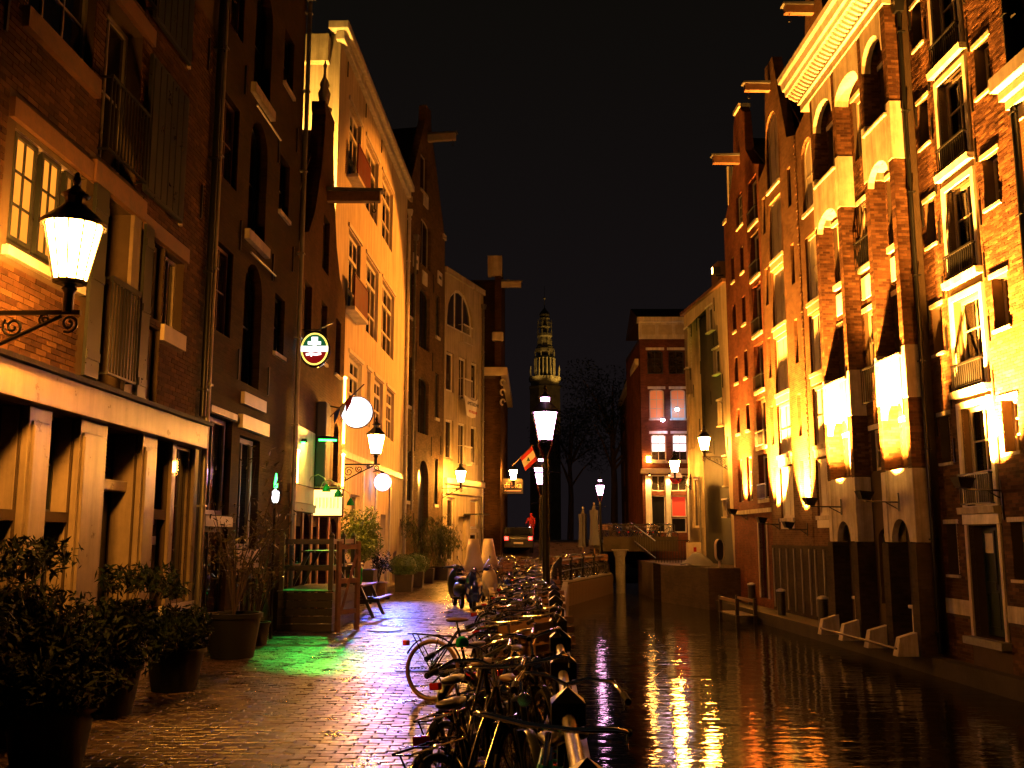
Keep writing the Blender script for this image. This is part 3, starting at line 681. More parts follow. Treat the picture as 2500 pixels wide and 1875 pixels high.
for u, z in ((.9, 13.8), (2.4, 17.15), (5.0, 14.1), (2.4, 13.4)):
    pl = MB().prism(rect(u, u + .75, z, z + .62), -.05, 0).obj('stone_tablet', 'white_paint', b.e)
    if u != 2.4: MB().box(u + .15, u + .6, -.056, -.05, z + .25, z + .4).obj('tablet_lettering', 'ink', pl)
b.anchors([(1.6, 5.6), (4.3, 5.6), (1.6, 9.6), (4.3, 9.6), (5.9, 5.8), (1.6, 2.0), (1.6, 13.6), (4.3, 13.4)], .9)
b.boxp('gable_coping', -.1, .5, -.08, .3, 16.6, 16.85, 'stone'); b.boxp('gable_coping', 5.9, 6.4, -.08, .3, 16.6, 16.85, 'stone')

# ---- L6: ochre house with half round attic window
b = L6 = Bld('arch_window_house', (-3.35, 47.88), (-1.57, 52.76), 'ochre rendered house with big half round attic window and white frames', 'house')
b.win(.3, 3.7, 12.33, 14.55, rise=1.75, nx=3, nz=1, fm='white_paint', pm='shadow_glass', rec=.1, fr=.14, bar=.14)
for z0, z1 in ((9.05, 11.05), (5.65, 7.65)):
    for k, (u0, u1) in enumerate(((.25, 1.2), (1.85, 2.85), (3.5, 4.4))): b.win(u0, u1, z0 if k != 1 else z0 - .2, z1, nx=1 if k != 1 else 2, nz=1, fm='white_paint', pm='shadow_glass', rec=.1, fr=.12)
for z in (11.75, 8.95, 5.5): b.railing(1.75, 2.95, z, z + .95, .3, 'white_paint', 7, .06)
for u0, u1, z0, z1 in ((.55, 1.5, .7, 2.1), (.55, 1.5, 2.3, 3.8), (3.5, 4.6, .3, 2.1), (3.5, 4.6, 2.3, 3.8)):
    b.win(u0, u1, z0, z1, nx=1, nz=1, fm='white_paint', pm='lit_pane_dim' if (u0 > 3 and z0 > 2) else 'shadow_glass', rec=.1, fr=.12)
b.opening(1.9, 3.0, 0, 2.9); b.part('door', MB().box(1.9, 3.0, .2, .25, 0, 2.9).box(2.05, 2.85, .18, .2, .4, 2.6), 'cream_paint')
b.wall([(0, -.1), (5.18, -.1), (5.18, 15.0), (0, 15.0)], 'plaster', rev=.22)
b.boxp('cornice', -.05, 5.2, -.12, .1, 15.0, 15.3, 'plaster'); b.boxp('shop_cornice', .1, 5.1, -.2, .02, 4.45, 4.75, 'cream_paint', bevel=.03); b.boxp('shop_sign', .3, 4.9, -.1, 0, 4.0, 4.4, 'cream_paint'); b.pipe(4.95, 0, 14.2, .1, .06, 'zinc')
MB().box(2.6, 3.7, -1.0, -.02, 3.0, 3.05).obj('canopy', 'dark_paint', b.e)
bn = tag(MB().add([(1.6, -.42, 9.0), (1.95, -.47, 8.88), (2.5, -.52, 8.8), (3.05, -.47, 8.86), (3.4, -.42, 9.0), (1.95, -.42, 7.98), (2.5, -.46, 7.9), (3.1, -.42, 8.0)], [(0, 1, 5), (1, 2, 6, 5), (2, 3, 7, 6), (3, 4, 7)]).obj('banner', 'cloth_white'), 'sagging white cloth banner with black and red lettering on a balcony', 'banner')
bn.location = b.e.location; bn.rotation_euler = b.e.rotation_euler
sm_ = bn.modifiers.new('thickness', 'SOLIDIFY'); sm_.thickness = .012
text_obj('AMSTERDAM', 'lettering', 'ink', bn, (2.5, -.53, 8.6), (PI / 2, 0, 0), .26); text_obj('MY MOKUM', 'red_lettering', 'cloth_red', bn, (2.55, -.5, 8.2), (PI / 2, 0, 0), .2)

# ---- L7: brown gable end jutting into the street
b = L7 = Bld('corner_house', (-.6, 52.8), (-.3, 66), 'dark brown corner house with bare side wall, scrolled cornice and hoist beam', 'house')
for z in (1.2, 4.2, 7.2): 
    for u in (1.2, 3.6, 6.2, 9): b.win(u, u + 1.1, z, z + 1.9, nx=2, nz=2, fm='cream_paint', pm='shadow_glass', rec=.1)
b.wall([(0, -.1), (13.2, -.1), (13.2, 10.6), (7.2, 10.6), (7.0, 17.2), (0.2, 17.2), (0, 10.6)], 'brick_bar', rev=.2, D=2.6, eL=10.6, eR=10.6)
b.boxp('cornice', -.25, 13.3, -.35, 1.1, 10.55, 11.0, 'cream_paint', bevel=.03); b.boxp('gable_cap', -.08, .45, -.05, .75, 16.2, 17.3, 'stone')
b.boxp('gable_scroll', -.1, .3, -.14, .5, 12.5, 13.0, 'stone', bevel=.08)
for k in range(3):
    sc = MB().tube([(.0, -.1 - .12 * math.cos(t), 10.2 - k * .55 + .16 * math.sin(t)) for t in [x * .6 for x in range(9)]], .05, 6); sc.obj('scroll_bracket', 'cream_paint', b.e)
b.beam(.4, 15.6, 1.1, .3, .25, 'cream_paint', hook=False); b.boxp('rear_wing', .3, 6.8, .36, 2.5, 10.65, 16.0, 'brick_dark')

# ================================================================== RIGHT ROW (houses standing in the canal)
def RP(k, d): return (k - .03 * d, d)
# ---- R0: brick house cut by the frame
b = R0 = Bld('cornice_house', RP(9.7, 16.88), RP(9.7, 11), 'brick canal house with a stepped white cornice next to a black downpipe', 'house')
for z in (1.1, 3.4, 5.7):
    for u in (.7, 2.4, 4.1): b.win(u, u + .9, z, z + 1.5, nx=2, nz=2, fm='cream_paint', pm='glass_dark', rec=.12, sill=.08)
b.wall([(0, -.7), (5.8, -.7), (5.8, 9.45), (0, 9.45)], 'brick_brown', rev=.24)
for k, (y, z0, z1) in enumerate(((-.12, 9.3, 9.5), (-.22, 9.52, 9.66), (-.34, 9.68, 9.82), (-.5, 9.84, 10.1))): b.boxp('cornice_moulding', -.02, 5.85, y, .12, z0, z1, 'white_paint')
b.pipe(.12, -.5, 14.8, .14, .07, 'iron', False)

# ---- R1: tall brown brick warehouse house, french doors one above the other
b = R1 = Bld('brick_warehouse', RP(9.7, 20.95), RP(9.7, 16.9), 'brown brick warehouse with a stack of glazed loading doors over a dark entrance', 'warehouse')
for z0, z1 in ((2.47, 4.42), (4.8, 6.64), (7.1, 9.0), (9.43, 11.36), (11.75, 13.7)):
    lo = z0 < 7
    w_ = b.win(1.16, 2.28, z0, z1, nx=2, nz=3, fm='cream_paint', pm='glass', split=True, rec=.16, fr=.07, curt=.26 if lo else .18)
    s_ = MB().ring(rect(1.04, 2.4, z0 - .02, z1 + .12), rect(1.16, 2.28, z0, z1), -.045, .05); s_.obj('architrave', 'white_paint', w_)
    MB().prism_x([(-.14, z0 - .16), (.02, z0 - .16), (.02, z0 - .025), (-.16, z0 - .03)], 1.0, 2.44).obj('sill', 'stone', w_)
    b.railing(1.12, 2.32, z0 + .02, z0 + (.62 if z0 < 3 else .5), .12, n=14, top=.03)
    b.anchors([(.82, z0 + .9), (.82, z0 + 2.0), (2.55, z0 - .3), (2.55, z0 + .75), (.02 + .1, z0 + 1.5)], .5)
for z0, z1 in ((1.1, 2.13), (3.4, 4.38), (5.72, 6.72), (8.1, 9.1), (10.37, 11.4), (12.7, 13.7)):
    for u0, u1 in ((.2, .66), (2.74, 3.28)): b.win(u0, u1, z0, z1, nx=1, nz=3, fm='cream_paint', pm='glass', split=False, rec=.2, fr=.05, sill=.06, lintel=.09, lm='stone')
b.opening(1.14, 2.3, -.05, 2.08)
d = MB().box(1.14, 1.71, .26, .31, -.03, 2.06).box(1.73, 2.3, .26, .31, -.03, 2.06)
for u in (1.2, 1.79): d.ring(rect(u, u + .45, .1, .8), rect(u + .04, u + .41, .14, .76), .24, .26); d.ring(rect(u, u + .45, .95, 1.98), rect(u + .05, u + .4, 1.0, 1.93), .23, .26)
dr = b.part('door', d, 'green_paint')
for u in (1.25, 1.84): MB().box(u, u + .35, .25, .258, 1.55, 1.93).obj('pane', 'curtain', dr)
MB().tube([(1.68, .2, .85), (1.68, .2, 1.0)], .014, 8).obj('handle', 'chrome', dr)
b.boxp('door_frame', 1.04, 1.14, -.04, .1, -.05, 2.1, 'cream_paint'); b.boxp('door_frame', 2.3, 2.4, -.04, .1, -.05, 2.1, 'cream_paint'); b.boxp('door_lintel', 1.02, 2.42, -.06, .06, 2.11, 2.36, 'white_paint'); b.boxp('door_step', .98, 2.46, -.2, .2, -.2, -.06, 'granite')
b.wall([(0, -.7), (4.05, -.7), (4.05, 15.2), (0, 15.2)], 'mortar', rev=.3)
ex = [(.98, 2.46, -.7, 14, 0)]
b.bricks(0, 4.05, .62, 13.9, 'brick_brown_single', 300, (2.9, 3.4), extra=ex)
b.bricks(0, 4.05, -.6, .3, 'brick_brown_single', 0, None, extra=ex)
b.boxp('stone_band', 0, 1.02, -.03, 0, .31, .61, 'stone'); b.boxp('stone_band', 2.42, 4.04, -.03, 0, .31, .61, 'stone')

# ---- R2: ornate house with brick fins and stone balconies
b = R2 = Bld('balcony_house', RP(9.55, 26.7), RP(9.55, 20.97), 'ornate brick house with projecting fins, stone balconies and a bracketed cornice', 'house')
cols = ((.85, 2.13), (2.62, 4.0), (4.42, 5.43))
for k, (u0, u1) in enumerate(cols):
    for z0, z1 in ((3.45, 4.45), (5.85, 7.4), (8.6, 10.2), (11.4, 13.0)): b.win(u0, u1, z0, z1, nx=2, nz=2, fm='cream_paint', pm='glass', rec=.1, fr=.08, curt=.42, lintel=.12, lm='white_paint')
    b.win(u0 + .1, u1 - .1, .3, 2.1, rise=.3, nx=2, nz=2, fm='green_paint', pm='glass_dark', rec=.1)
    b.boxp('spandrel_panel', u0, u1, -.04, 0, 7.72, 8.3, 'white_paint', bevel=.02); b.boxp('window_sill', u0 - .03, u1 + .03, -.1, 0, 8.42, 8.56, 'stone')
b.railing(2.6, 4.0, 5.1, 5.95, .16, n=12); b.railing(2.6, 4.0, 8.5, 9.2, .16, n=12)
b.wall([(0, -.7), (5.73, -.7), (5.73, 14.4), (0, 14.4)], 'mortar', rev=.25)
b.bricks(0, 5.73, 3.4, 14.0, 'brick_brown_single', 0, None)
FIN = .39
fin_brick = []
for un in (.75, 2.45, 4.3, 5.72):
    f = b.part('fin', MB().box(un - .21, un, -FIN, -.002, 1.75, 13.95), 'mortar')
    z = 1.78; row = 0
    while z < 13.9:
        if not (4.85 < z < 5.95 or 10.25 < z < 11.6 or z < 3.3):
            fin_brick.append((f, un, z, row))
        z += .066; row += 1
    for z0, z1 in ((1.75, 3.32), (4.84, 6.0), (10.24, 11.62)): MB().box(un - .235, un + .02, -FIN - .02, 0, z0, z1).obj('stone_block', 'stone', f, bevel=.02)
    b.part('plinth', MB().box(un - .3, un + .04, -FIN - .05, 0, -.6, 1.73), 'brick_black')
me_s = MB().box(0, .007, 0, .184, 0, .056).mesh('brick', 'brick_brown_single')
fin_brick.sort(key=lambda t: abs(t[2] - 7)); npart = 0; rest = {}
for f, un, z, row in fin_brick:
    mb = rest.setdefault(f.name, (f, MB()))[1]
    mb.box(un - .205, un - .005, -FIN - .009, -FIN, z, z + .056)
    if row % 2 == 0: ys = ((-FIN + .002, .184), (-FIN + .196, .184))
    else: ys = ((-FIN + .002, .088), (-FIN + .1, .184), (-FIN + .294, .09))
    for y, l in ys:
        if l > .15 and npart < 300:
            o = bpy.data.objects.new('brick', me_s); COL.objects.link(o); o.parent = f; o.location = (un, y, z); npart += 1
        else: mb.box(un, un + .007, y, y + l, z, z + .056)
for f, mb in rest.values(): o = mb.obj('brickwork', 'brick_brown_single', f); o['kind'] = 'stuff'
for ua, ub in ((.77, 2.22), (4.32, 5.49)):
    h = (ub - ua) / 2; c = (ua + ub) / 2
    for zp, zt in ((4.92, 5.78), (10.46, 11.33)):
        arc = [(c + h * math.cos(PI * k / 10), zp - .42 + .42 * math.sin(PI * k / 10)) for k in range(11)]
        p = b.part('balcony_parapet', MB().prism([(ua, zt), (ua, zp - .42)] + list(reversed(arc))[1:-1] + [(ub, zp - .42), (ub, zt)], -FIN - .03, -FIN + .12), 'stone')
        MB().box(ua - .08, ub + .08, -FIN - .08, -FIN + .16, zt + .002, zt + .09).obj('coping', 'stone', p, bevel=.02); b.boxp('balcony_floor', ua, ub, -FIN + .12, 0, zp - .02, zp + .08, 'stone')
    arc = [(c + h * math.cos(PI * k / 10), 12.95 + .6 * math.sin(PI * k / 10)) for k in range(11)]
    b.part('arch', MB().prism([(ua, 13.94), (ua, 12.95)] + list(reversed(arc))[1:-1] + [(ub, 12.95), (ub, 13.94)], -FIN - .02, -FIN + .2), 'stone')
    arc = [(c + .46 * math.cos(PI * k / 10), 1.76 + .5 * math.sin(PI * k / 10)) for k in range(11)]
    b.part('ground_arch', MB().prism([(ua, 3.34), (ua, 1.76)] + list(reversed(arc)) + [(ub, 1.76), (ub, 3.34)], -FIN, -FIN + .14), 'stone'); b.boxp('bay_floor', ua, ub, -FIN + .14, 0, 3.2, 3.33, 'stone')
    b.boxp('stone_pier', ub - .32, ub, -FIN + .03, -.01, -.6, .35, 'stone', bevel=.02); b.boxp('stone_pier_cap', ub - .36, ub + .03, -FIN - .03, -.01, .352, .43, 'stone', bevel=.02)
arc = [(3.27 + .8 * math.cos(PI * k / 10), 12.95 + .45 * math.sin(PI * k / 10)) for k in range(11)]
b.part('arch', MB().prism([(2.47, 13.94), (2.47, 12.95)] + list(reversed(arc))[1:-1] + [(4.07, 12.95), (4.07, 13.94)], -FIN - .02, -.05), 'stone')
b.boxp('frieze', -.05, 5.78, -FIN - .06, .05, 13.95, 14.16, 'stone'); b.boxp('frieze_moulding', -.08, 5.8, -FIN - .14, .05, 14.165, 14.24, 'white_paint')
mm = MB().prism_x([(-FIN - .42, 14.42), (-FIN - .05, 14.42), (-FIN - .05, 14.245), (-FIN - .2, 14.25), (-FIN - .38, 14.34)], 0, .085).mesh('modillion', 'white_paint')
for i in range(30):
    o = bpy.data.objects.new('modillion', mm); COL.objects.link(o); o.parent = b.e; o.location = (-.05 + i * .198, 0, 0)
b.part('cornice', MB().prism_x([(.05, 14.425), (-FIN - .46, 14.425), (-FIN - .48, 14.56), (-FIN - .55, 14.58), (-FIN - .58, 14.78), (-FIN - .66, 14.82), (-FIN - .68, 14.95), (.05, 14.99)], -.12, 5.84), 'white_paint')
b.pipe(5.84, -.5, 13.7, .1, .05, 'iron'); 
for u in (.8, 2.3, 3.9, 5.5):
    b.part('fender_stone', MB().add([(u - .16, -FIN - .5, -.6), (u + .1, -FIN - .5, -.6), (u + .1, -FIN, -.6), (u - .16, -FIN, -.6), (u - .13, -FIN - .42, -.22), (u + .07, -FIN - .42, -.22), (u + .07, -FIN, -.1), (u - .13, -FIN, -.1)], [(0, 1, 5, 4), (1, 2, 6, 5), (2, 3, 7, 6), (3, 0, 4, 7), (4, 5, 6, 7)]), 'stone')
b.part('mooring_rail', MB().tube([(.8, -FIN - .46, -.45), (5.5, -FIN - .46, -.45)], .028, 8), 'rust_iron')

# ---- R3a / R3b: twin gabled warehouses
def twin(name, A, B, label, c0, rows, arch, slits, peak, zb, cx):
    b = Bld(name, A, B, label, 'warehouse')
    u0, u1 = c0
    for z0, z1 in rows:
        w_ = b.win(u0, u1, z0, z1, nx=2, nz=2, fm='cream_paint', pm='curtain', rec=.07, fr=.09, sill=.12)
        MB().box(u0, u1, -.03, .02, z0 - .36, z0 - .13).obj('spandrel', 'cream_paint', w_)
    b.win(u0, u1, arch[0], arch[1], rise=(u1 - u0) / 2, nx=2, nz=2, fm='cream_paint', pm='curtain', rec=.09, fr=.09, sill=.12)
    for u in slits[0]:
        for z0, z1 in slits[1]: b.win(u, u + .36, z0, z1, nx=1, nz=1, fm='cream_paint', pm='glass_dark', rec=.2, fr=.04)
    L = b.L; e = slits[2]
    b.wall([(0, -.7), (L, -.7), (L, e), (L - .9, e + .3), (cx + .45, peak), (cx - .45, peak), (.9, e + .3), (0, e)], 'brick_brown', rev=.3, ridge=(cx, peak - .6), eL=e, eR=e)
    q = MB()
    for i in range(int((e - 1) / .14)): q.box(L - (.2 if i % 2 else .12), L - .0, -.02, -.001, 1 + i * .14, 1.06 + i * .14)
    o = q.obj('quoin_bricks', 'brick_brown', b.e); o['kind'] = 'stuff'
    b.beam(cx, zb, .9, .26, .2, 'wood')
    b.boxp('plinth', -.0, L, -.06, 0, -.6, 1.6, 'brick_black')
    for i in range(6): b.boxp('plinth_pilaster', .25 + i * (L - .5) / 5 - .03, .25 + i * (L - .5) / 5 + .03, -.1, -.06, -.5, 1.5, 'grey_paint')
    return b
R3b = twin('gabled_warehouse', RP(10.2, 34.9), RP(10.2, 30.6), 'steep gabled brick warehouse with tall pointed attic window beside the balcony house twin', (1.1, 2.5), ((2.5, 4.2), (4.62, 6.35), (6.75, 8.7), (9.1, 11.1), (11.5, 13.6)), (14.1, 16.8), ((.3, 3.3), ((3.0, 4.3), (5.07, 6.44), (7.45, 8.9), (10.1, 11.45), (12.75, 14.1)), 14.9), 18.7, 17.6, 1.8)
R3a = twin('tall_gabled_warehouse', RP(10.2, 30.58), RP(10.2, 26.2), 'brick warehouse half hidden behind the balcony house, high hoist beam with hook', (.45, 1.6), ((2.5, 4.2), (4.62, 6.4), (6.85, 8.7), (9.1, 11.2)), (12.0, 14.35), ((2.0, 3.4), ((3.0, 4.3), (5.07, 6.44), (7.45, 8.9)), 14.9), 19.6, 17.9, 2.2)

# ---- R3c: neck gabled brick house with dark loading doors
b = R3c = Bld('neck_gable_house', RP(10.2, 40.2), RP(10.2, 34.92), 'red brick house with narrow neck gable, small paired windows and black loading doors', 'house')
for z0, z1 in ((3.22, 4.85), (5.14, 6.9), (7.22, 8.95), (9.34, 11.2), (11.52, 13.2), (13.58, 15.35)):
    w_ = b.win(3.82, 5.02, z0, z1, nx=2, nz=1, fm='cream_paint', pm='glass_dark', rec=.2, fr=.1, sill=.12)
    b.railing(3.85, 5.0, z0 + .02, z0 + .55, .08, n=8)
for z0, z1 in ((5.95, 6.93), (8.0, 9.04), (10.12, 11.2), (12.2, 13.2)):
    for u in (.98, 2.42): b.win(u, u + .44, z0, z1, nx=1, nz=1, fm='cream_paint', pm='glass_dark', rec=.14, fr=.06, sill=.1)
b.win(.9, 1.55, 3.24, 4.93, nx=2, nz=3, fm='cream_paint', pm='shadow_glass', rec=.1); b.win(2.2, 2.9, 3.24, 4.93, nx=2, nz=3, fm='cream_paint', pm='shadow_glass', rec=.1); b.win(2.1, 2.95, 14.1, 15.4, nx=3, nz=3, fm='cream_paint', pm='shadow_glass', rec=.1, sill=.08)
b.opening(3.6, 4.6, -.3, 2.4); b.part('door', MB().box(3.6, 4.6, .2, .25, -.3, 2.4), 'dark_wood'); b.boxp('door_frame', 3.5, 3.6, -.04, .1, -.3, 2.4, 'cream_paint'); b.boxp('door_frame', 4.6, 4.7, -.04, .1, -.3, 2.4, 'cream_paint')
b.wall([(0, -.7), (5.28, -.7), (5.28, 15.6), (4.6, 15.9), (3.7, 16.8), (3.45, 18.5), (3.2, 18.8), (2.4, 18.8), (2.1, 18.5), (1.85, 16.8), (.9, 15.6), (0, 15.0)], 'brick_red', rev=.28, ridge=(2.75, 17.6), eL=15., eR=15.5)
b.beam(2.75, 16.6, 1.05, .3, .24, 'wood', hook=False); b.boxp('gable_coping', 2.35, 3.25, -.08, .4, 18.8, 18.95, 'stone'); b.boxp('gable_coping', -.05, .5, -.06, .3, 14.95, 15.1, 'stone'); b.boxp('floor_band', 0, 5.28, -.05, 0, 2.75, 2.9, 'stone')
b.boxp('gable_edge', .86, .95, -.03, .3, 15.55, 17.2, 'stone')

# ---- R4: pale plastered house at the canal end
b = R4 = Bld('pale_plaster_house', (8.35, 46.7), (9.0, 40.22), 'pale plastered side wall with scattered small windows and iron wall ties', 'house')
for u0, u1, z0, z1 in ((3.6, 4.5, 10.9, 12.0), (4.4, 5.3, 8.86, 9.95), (4.8, 5.5, 6.57, 7.65), (5.1, 5.75, 2.72, 3.4), (5.3, 5.6, 4.0, 5.2), (.0, .5, 9.9, 11.8)):
    b.win(u0, u1, z0, z1, nx=1, nz=1, fm='white_paint', pm='glass_dark', rec=.14, fr=.07, sill=.06, lintel=.07, lm='white_paint')
b.win(.5, 1.55, 2.3, 4.6, nx=2, nz=1, fm='cream_paint', pm='glass_dark', rec=.1, fr=.1); b.win(.1, .5, 6.0, 8.6, nx=1, nz=2, fm='cream_paint', pm='glass_dark', rec=.1)
b.wall([(0, -.7), (6.5, -.7), (6.5, 12.6), (0, 12.6)], 'plaster', rev=.22)
b.boxp('eaves', -.1, 6.5, -.16, .1, 12.5, 12.65, 'wood'); b.anchors([(1.3, 11.2), (2.2, 11.3), (4.9, 11.6), (2.6, 9.2), (4.6, 10.1), (5.2, 10.3), (1.4, 8.3), (3.0, 7.2), (4.0, 7.6), (5.7, 8.1), (6.1, 5.4), (2.2, 6.6), (.9, 9.2), (3.2, 5.5), (4.2, 5.4)], .6)
MB().prism_x([(.0, 12.6), (4.5, 15.3), (9, 12.6)], -.1, 6.4).obj('roof_slope', 'roof_tile', b.e)
b.boxp('chimney', 2.9, 3.6, 2., 2.7, 13.6, 15.8, 'brick_red'); b.boxp('dormer', 1.4, 2.4, 1., 2.4, 13.1, 14.6, 'terracotta')
b.pipe(2.0, .7, 4.6, .06, .03, 'zinc', False)

# ---- R5: red brick house facing down the canal, with a cafe
b = R5 = Bld('red_brick_cafe', (7.66, 58), (12.8, 58), 'red brick corner house with white cornice and brightly lit cafe front', 'house', z0=1.55)
emit('lit_white', (1., .86, .95), 1.5); emit('lamp_wall', (1., .45, .08), 160.); emit('lit_orange', (1., .22, .05), .42, (.4, .2, .1)); emit('lit_red', (1., .05, .02), .5, (.3, .05, .03))
U = lambda px, py: b.uz(px, py)
def pxwin(x0, x1, y0, y1, **k):
    a = U(x0, y1); c = U(x1, y0); return b.win(a[0], c[0], a[1], c[1], **k)
for dx, col in ((0, 1), (52, 2)):
    pxwin(1581 + dx, 1618 + dx, 855, 913, rise=.15, nx=2, nz=3, fm='dark_paint', pm='lit_orange' if 0 else 'shadow_glass', rec=.1, fr=.07, lintel=.16, lm='white_paint')
    pxwin(1586 + dx, 1621 + dx, 950, 1022, rise=.15, nx=2, nz=3, fm='cream_paint', pm='lit_orange', rec=.1, fr=.07, lintel=.16, lm='white_paint', sill=.1)
    a = U(1590 + dx, 1125); c = U(1626 + dx, 1059)
    w_ = b.win(a[0], c[0], a[1], c[1], rise=.15, nx=2, nz=3, fm='cream_paint', pm='shadow_glass', rec=.1, fr=.07, lintel=.16, lm='white_paint', sill=.14)
    m3 = a[1] + (c[1] - a[1]) * .34; q = (c[0] - a[0] - .14) / 2
    for i in range(2):
        for j in range(2): MB().box(a[0] + .08 + i * q, a[0] + .06 + (i + 1) * q, .125, .13, m3 + j * .5, m3 + .46 + j * .5).obj('pane', 'lit_white', w_)
for x0, x1, y0, y1, pm in ((1591, 1624, 1160, 1199, 'shadow_glass'), (1638, 1676, 1160, 1199, 'shadow_glass'), (1592, 1624, 1210, 1300, 'glass_dark'), (1640, 1676, 1210, 1262, 'lit_red'), (1640, 1676, 1264, 1300, 'glass_dark')):
    pxwin(x0, x1, y0, y1, nx=2 if y0 < 1200 else 1, nz=1, fm='white_paint', pm=pm, rec=.1, fr=.06)
b.wall([(0, -1.6), (5.14, -1.6), (5.14, 12.1), (0, 12.1)], 'brick_red', rev=.2, D=7)
b.boxp('shop_front', U(1576, 1200)[0], U(1590, 1200)[0], -.08, 0, .05, 3.9, 'white_paint'); b.boxp('shop_front', U(1625, 1200)[0], U(1637, 1200)[0], -.08, 0, .05, 3.9, 'white_paint'); b.boxp('shop_front', U(1677, 1200)[0], U(1684, 1200)[0], -.08, 0, .05, 3.9, 'white_paint')
b.boxp('shop_cornice', -.1, 5.2, -.35, 0, 4.0, 4.3, 'cream_paint', bevel=.03)
b.boxp('cornice', -.12, 5.2, -.3, .2, 13.1, 13.4, 'white_paint'); b.boxp('frieze', -.04, 5.16, -.1, .1, 12.1, 13.1, 'white_paint')
for i in range(5): b.boxp('frieze_panel', .15 + i, .95 + i, -.13, -.1, 12.35, 12.95, 'cream_paint')
MB().prism_x([(.3, 13.4), (4, 14.9), (7, 13.4)], -.0, 5.1).obj('roof_slope', 'roof_tile', b.e); b.boxp('wall_lamp', U(1582, 1100)[0] - .1, U(1582, 1100)[0] + .12, -.2, 0, U(1582, 1128)[1], U(1582, 1115)[1], 'lamp_wall')
emit('downlight', (1., .5, .12), 60.)
for i, px in enumerate((1583, 1631, 1680)):
    u = U(px, 1150)[0]; d_ = MB().lathe([(.05, 0), (.07, .1), (.03, .14)], u, -.42, 10, 3.9).obj('downlight', 'iron', b.e); MB().lathe([(.05, -.005), (.02, -.02)], u, -.42, 10, 3.9).obj('lens', 'downlight', d_)
    l_ = bpy.data.lights.new('downlight_beam', 'SPOT'); l_.energy = 420; l_.color = (1., .5, .12); l_.spot_size = 2.2; l_.spot_blend = .8; l_.shadow_soft_size = .06; lo_ = bpy.data.objects.new('downlight_beam', l_); COL.objects.link(lo_); lo_.parent = b.e; lo_.location = (u, -.42, 3.86); lo_.rotation_euler = (math.radians(12), 0, 0)
# ---- R6: row running away behind it
b = R6 = Bld('receding_house', (8.87, 80), (7.66, 58.4), 'long low brown house running away from the cafe along the dyke', 'house', z0=1.55)
for u in (4, 8.5, 13, 17.5):
    for z in (1.0, 4.2, 7.4): b.win(u, u + 1.3, z, z + 2.0, nx=2, nz=2, fm='cream_paint', pm='shadow_glass', rec=.1)
b.wall([(0, -1.6), (21.5, -1.6), (21.5, 10.9), (0, 10.9)], 'brick_brown', rev=.2, D=4); b.boxp('cornice', 0, 21.5, -.25, 0, 10.6, 11, 'cream_paint')
MB().prism_x([(.3, 11), (2.2, 12), (4, 11)], 0, 21.5).obj('roof_slope', 'roof_tile', b.e)

# ================================================================== FAR THINGS
# ---- church tower over the roofs
T = empty('church_tower', (0, 0, 0), 0, 'floodlit octagonal church spire rising above the dark street end', 'tower')
TX = at_depth(1330, 900, 266); T.location = (TX.x, 266, 0)
zz = lambda Y: at_depth(1330, 680 + Y / 5.53, 266).z
mat('tower_stone', (.34, .29, .18), .8, var=.4, scale=.5, bump=.4, bscale=3, dist=.2); mat('tower_lead', (.12, .10, .065), .5, var=.4, scale=.6)
def stage(name, prof, m, n=8): return MB().lathe(prof, 0, 0, n, 0).obj(name, m, T)
stage('spire_needle', [(.22, zz(470)), (.1, zz(380)), (.07, zz(290))], 'tower_lead'); MB().lathe([(.05, 0), (.32, .2), (.36, .4), (.3, .6), (.05, .8)], 0, 0, 10, zz(285)).obj('gilt_ball', 'cream_paint', T)
MB().tube([(0, 0, zz(280)), (0, 0, zz(100))], .05, 6).obj('weather_vane', 'iron', T)
stage('onion_dome', [(1.0, zz(535)), (1.35, zz(510)), (1.45, zz(490)), (1.2, zz(462)), (.55, zz(425)), (.25, zz(400))], 'tower_lead', 16)
stage('upper_lantern', [(1.35, zz(655)), (1.35, zz(640)), (1.0, zz(636)), (1.0, zz(555)), (1.5, zz(548)), (1.5, zz(536))], 'tower_stone')
stage('clock_stage', [(2.1, zz(770)), (2.1, zz(752)), (1.2, zz(748)), (1.2, zz(668)), (1.7, zz(660)), (1.7, zz(650))], 'tower_stone')
stage('middle_drum', [(2.4, zz(960)), (2.5, zz(935)), (1.9, zz(900)), (1.75, zz(800)), (2.2, zz(785)), (2.2, zz(770))], 'tower_stone')
stage('cornice_ring', [(2.3, zz(1065)), (2.2, zz(1000)), (2.6, zz(985)), (2.75, zz(955)), (2.2, zz(940))], 'tower_lead')
stage('belfry', [(2.0, zz(1350)), (2.0, zz(1090)), (3.0, zz(1080)), (3.0, zz(1062)), (2.4, zz(1055))], 'dark_paint')
stage('gallery', [(4.1, zz(1470)), (4.1, zz(1400)), (4.4, zz(1392)), (4.4, zz(1340)), (4.2, zz(1338)), (4.2, zz(1380))], 'tower_stone')
stage('tower_shaft', [(4.4, 0), (4.4, zz(1500)), (4.6, zz(1480)), (4.6, zz(1465))], 'tower_stone')
col_ = MB().lathe([(.26, 0), (.2, .2), (.2, zz(1085) - zz(1345) - .3), (.3, zz(1085) - zz(1345))], 0, 0, 8).mesh('column', 'tower_stone')
for k in range(16):
    a = 2 * PI * (k + .5) / 16; o = bpy.data.objects.new('column', col_); COL.objects.link(o); o.parent = T; o.location = (2.75 * math.cos(a), 2.75 * math.sin(a), zz(1345))
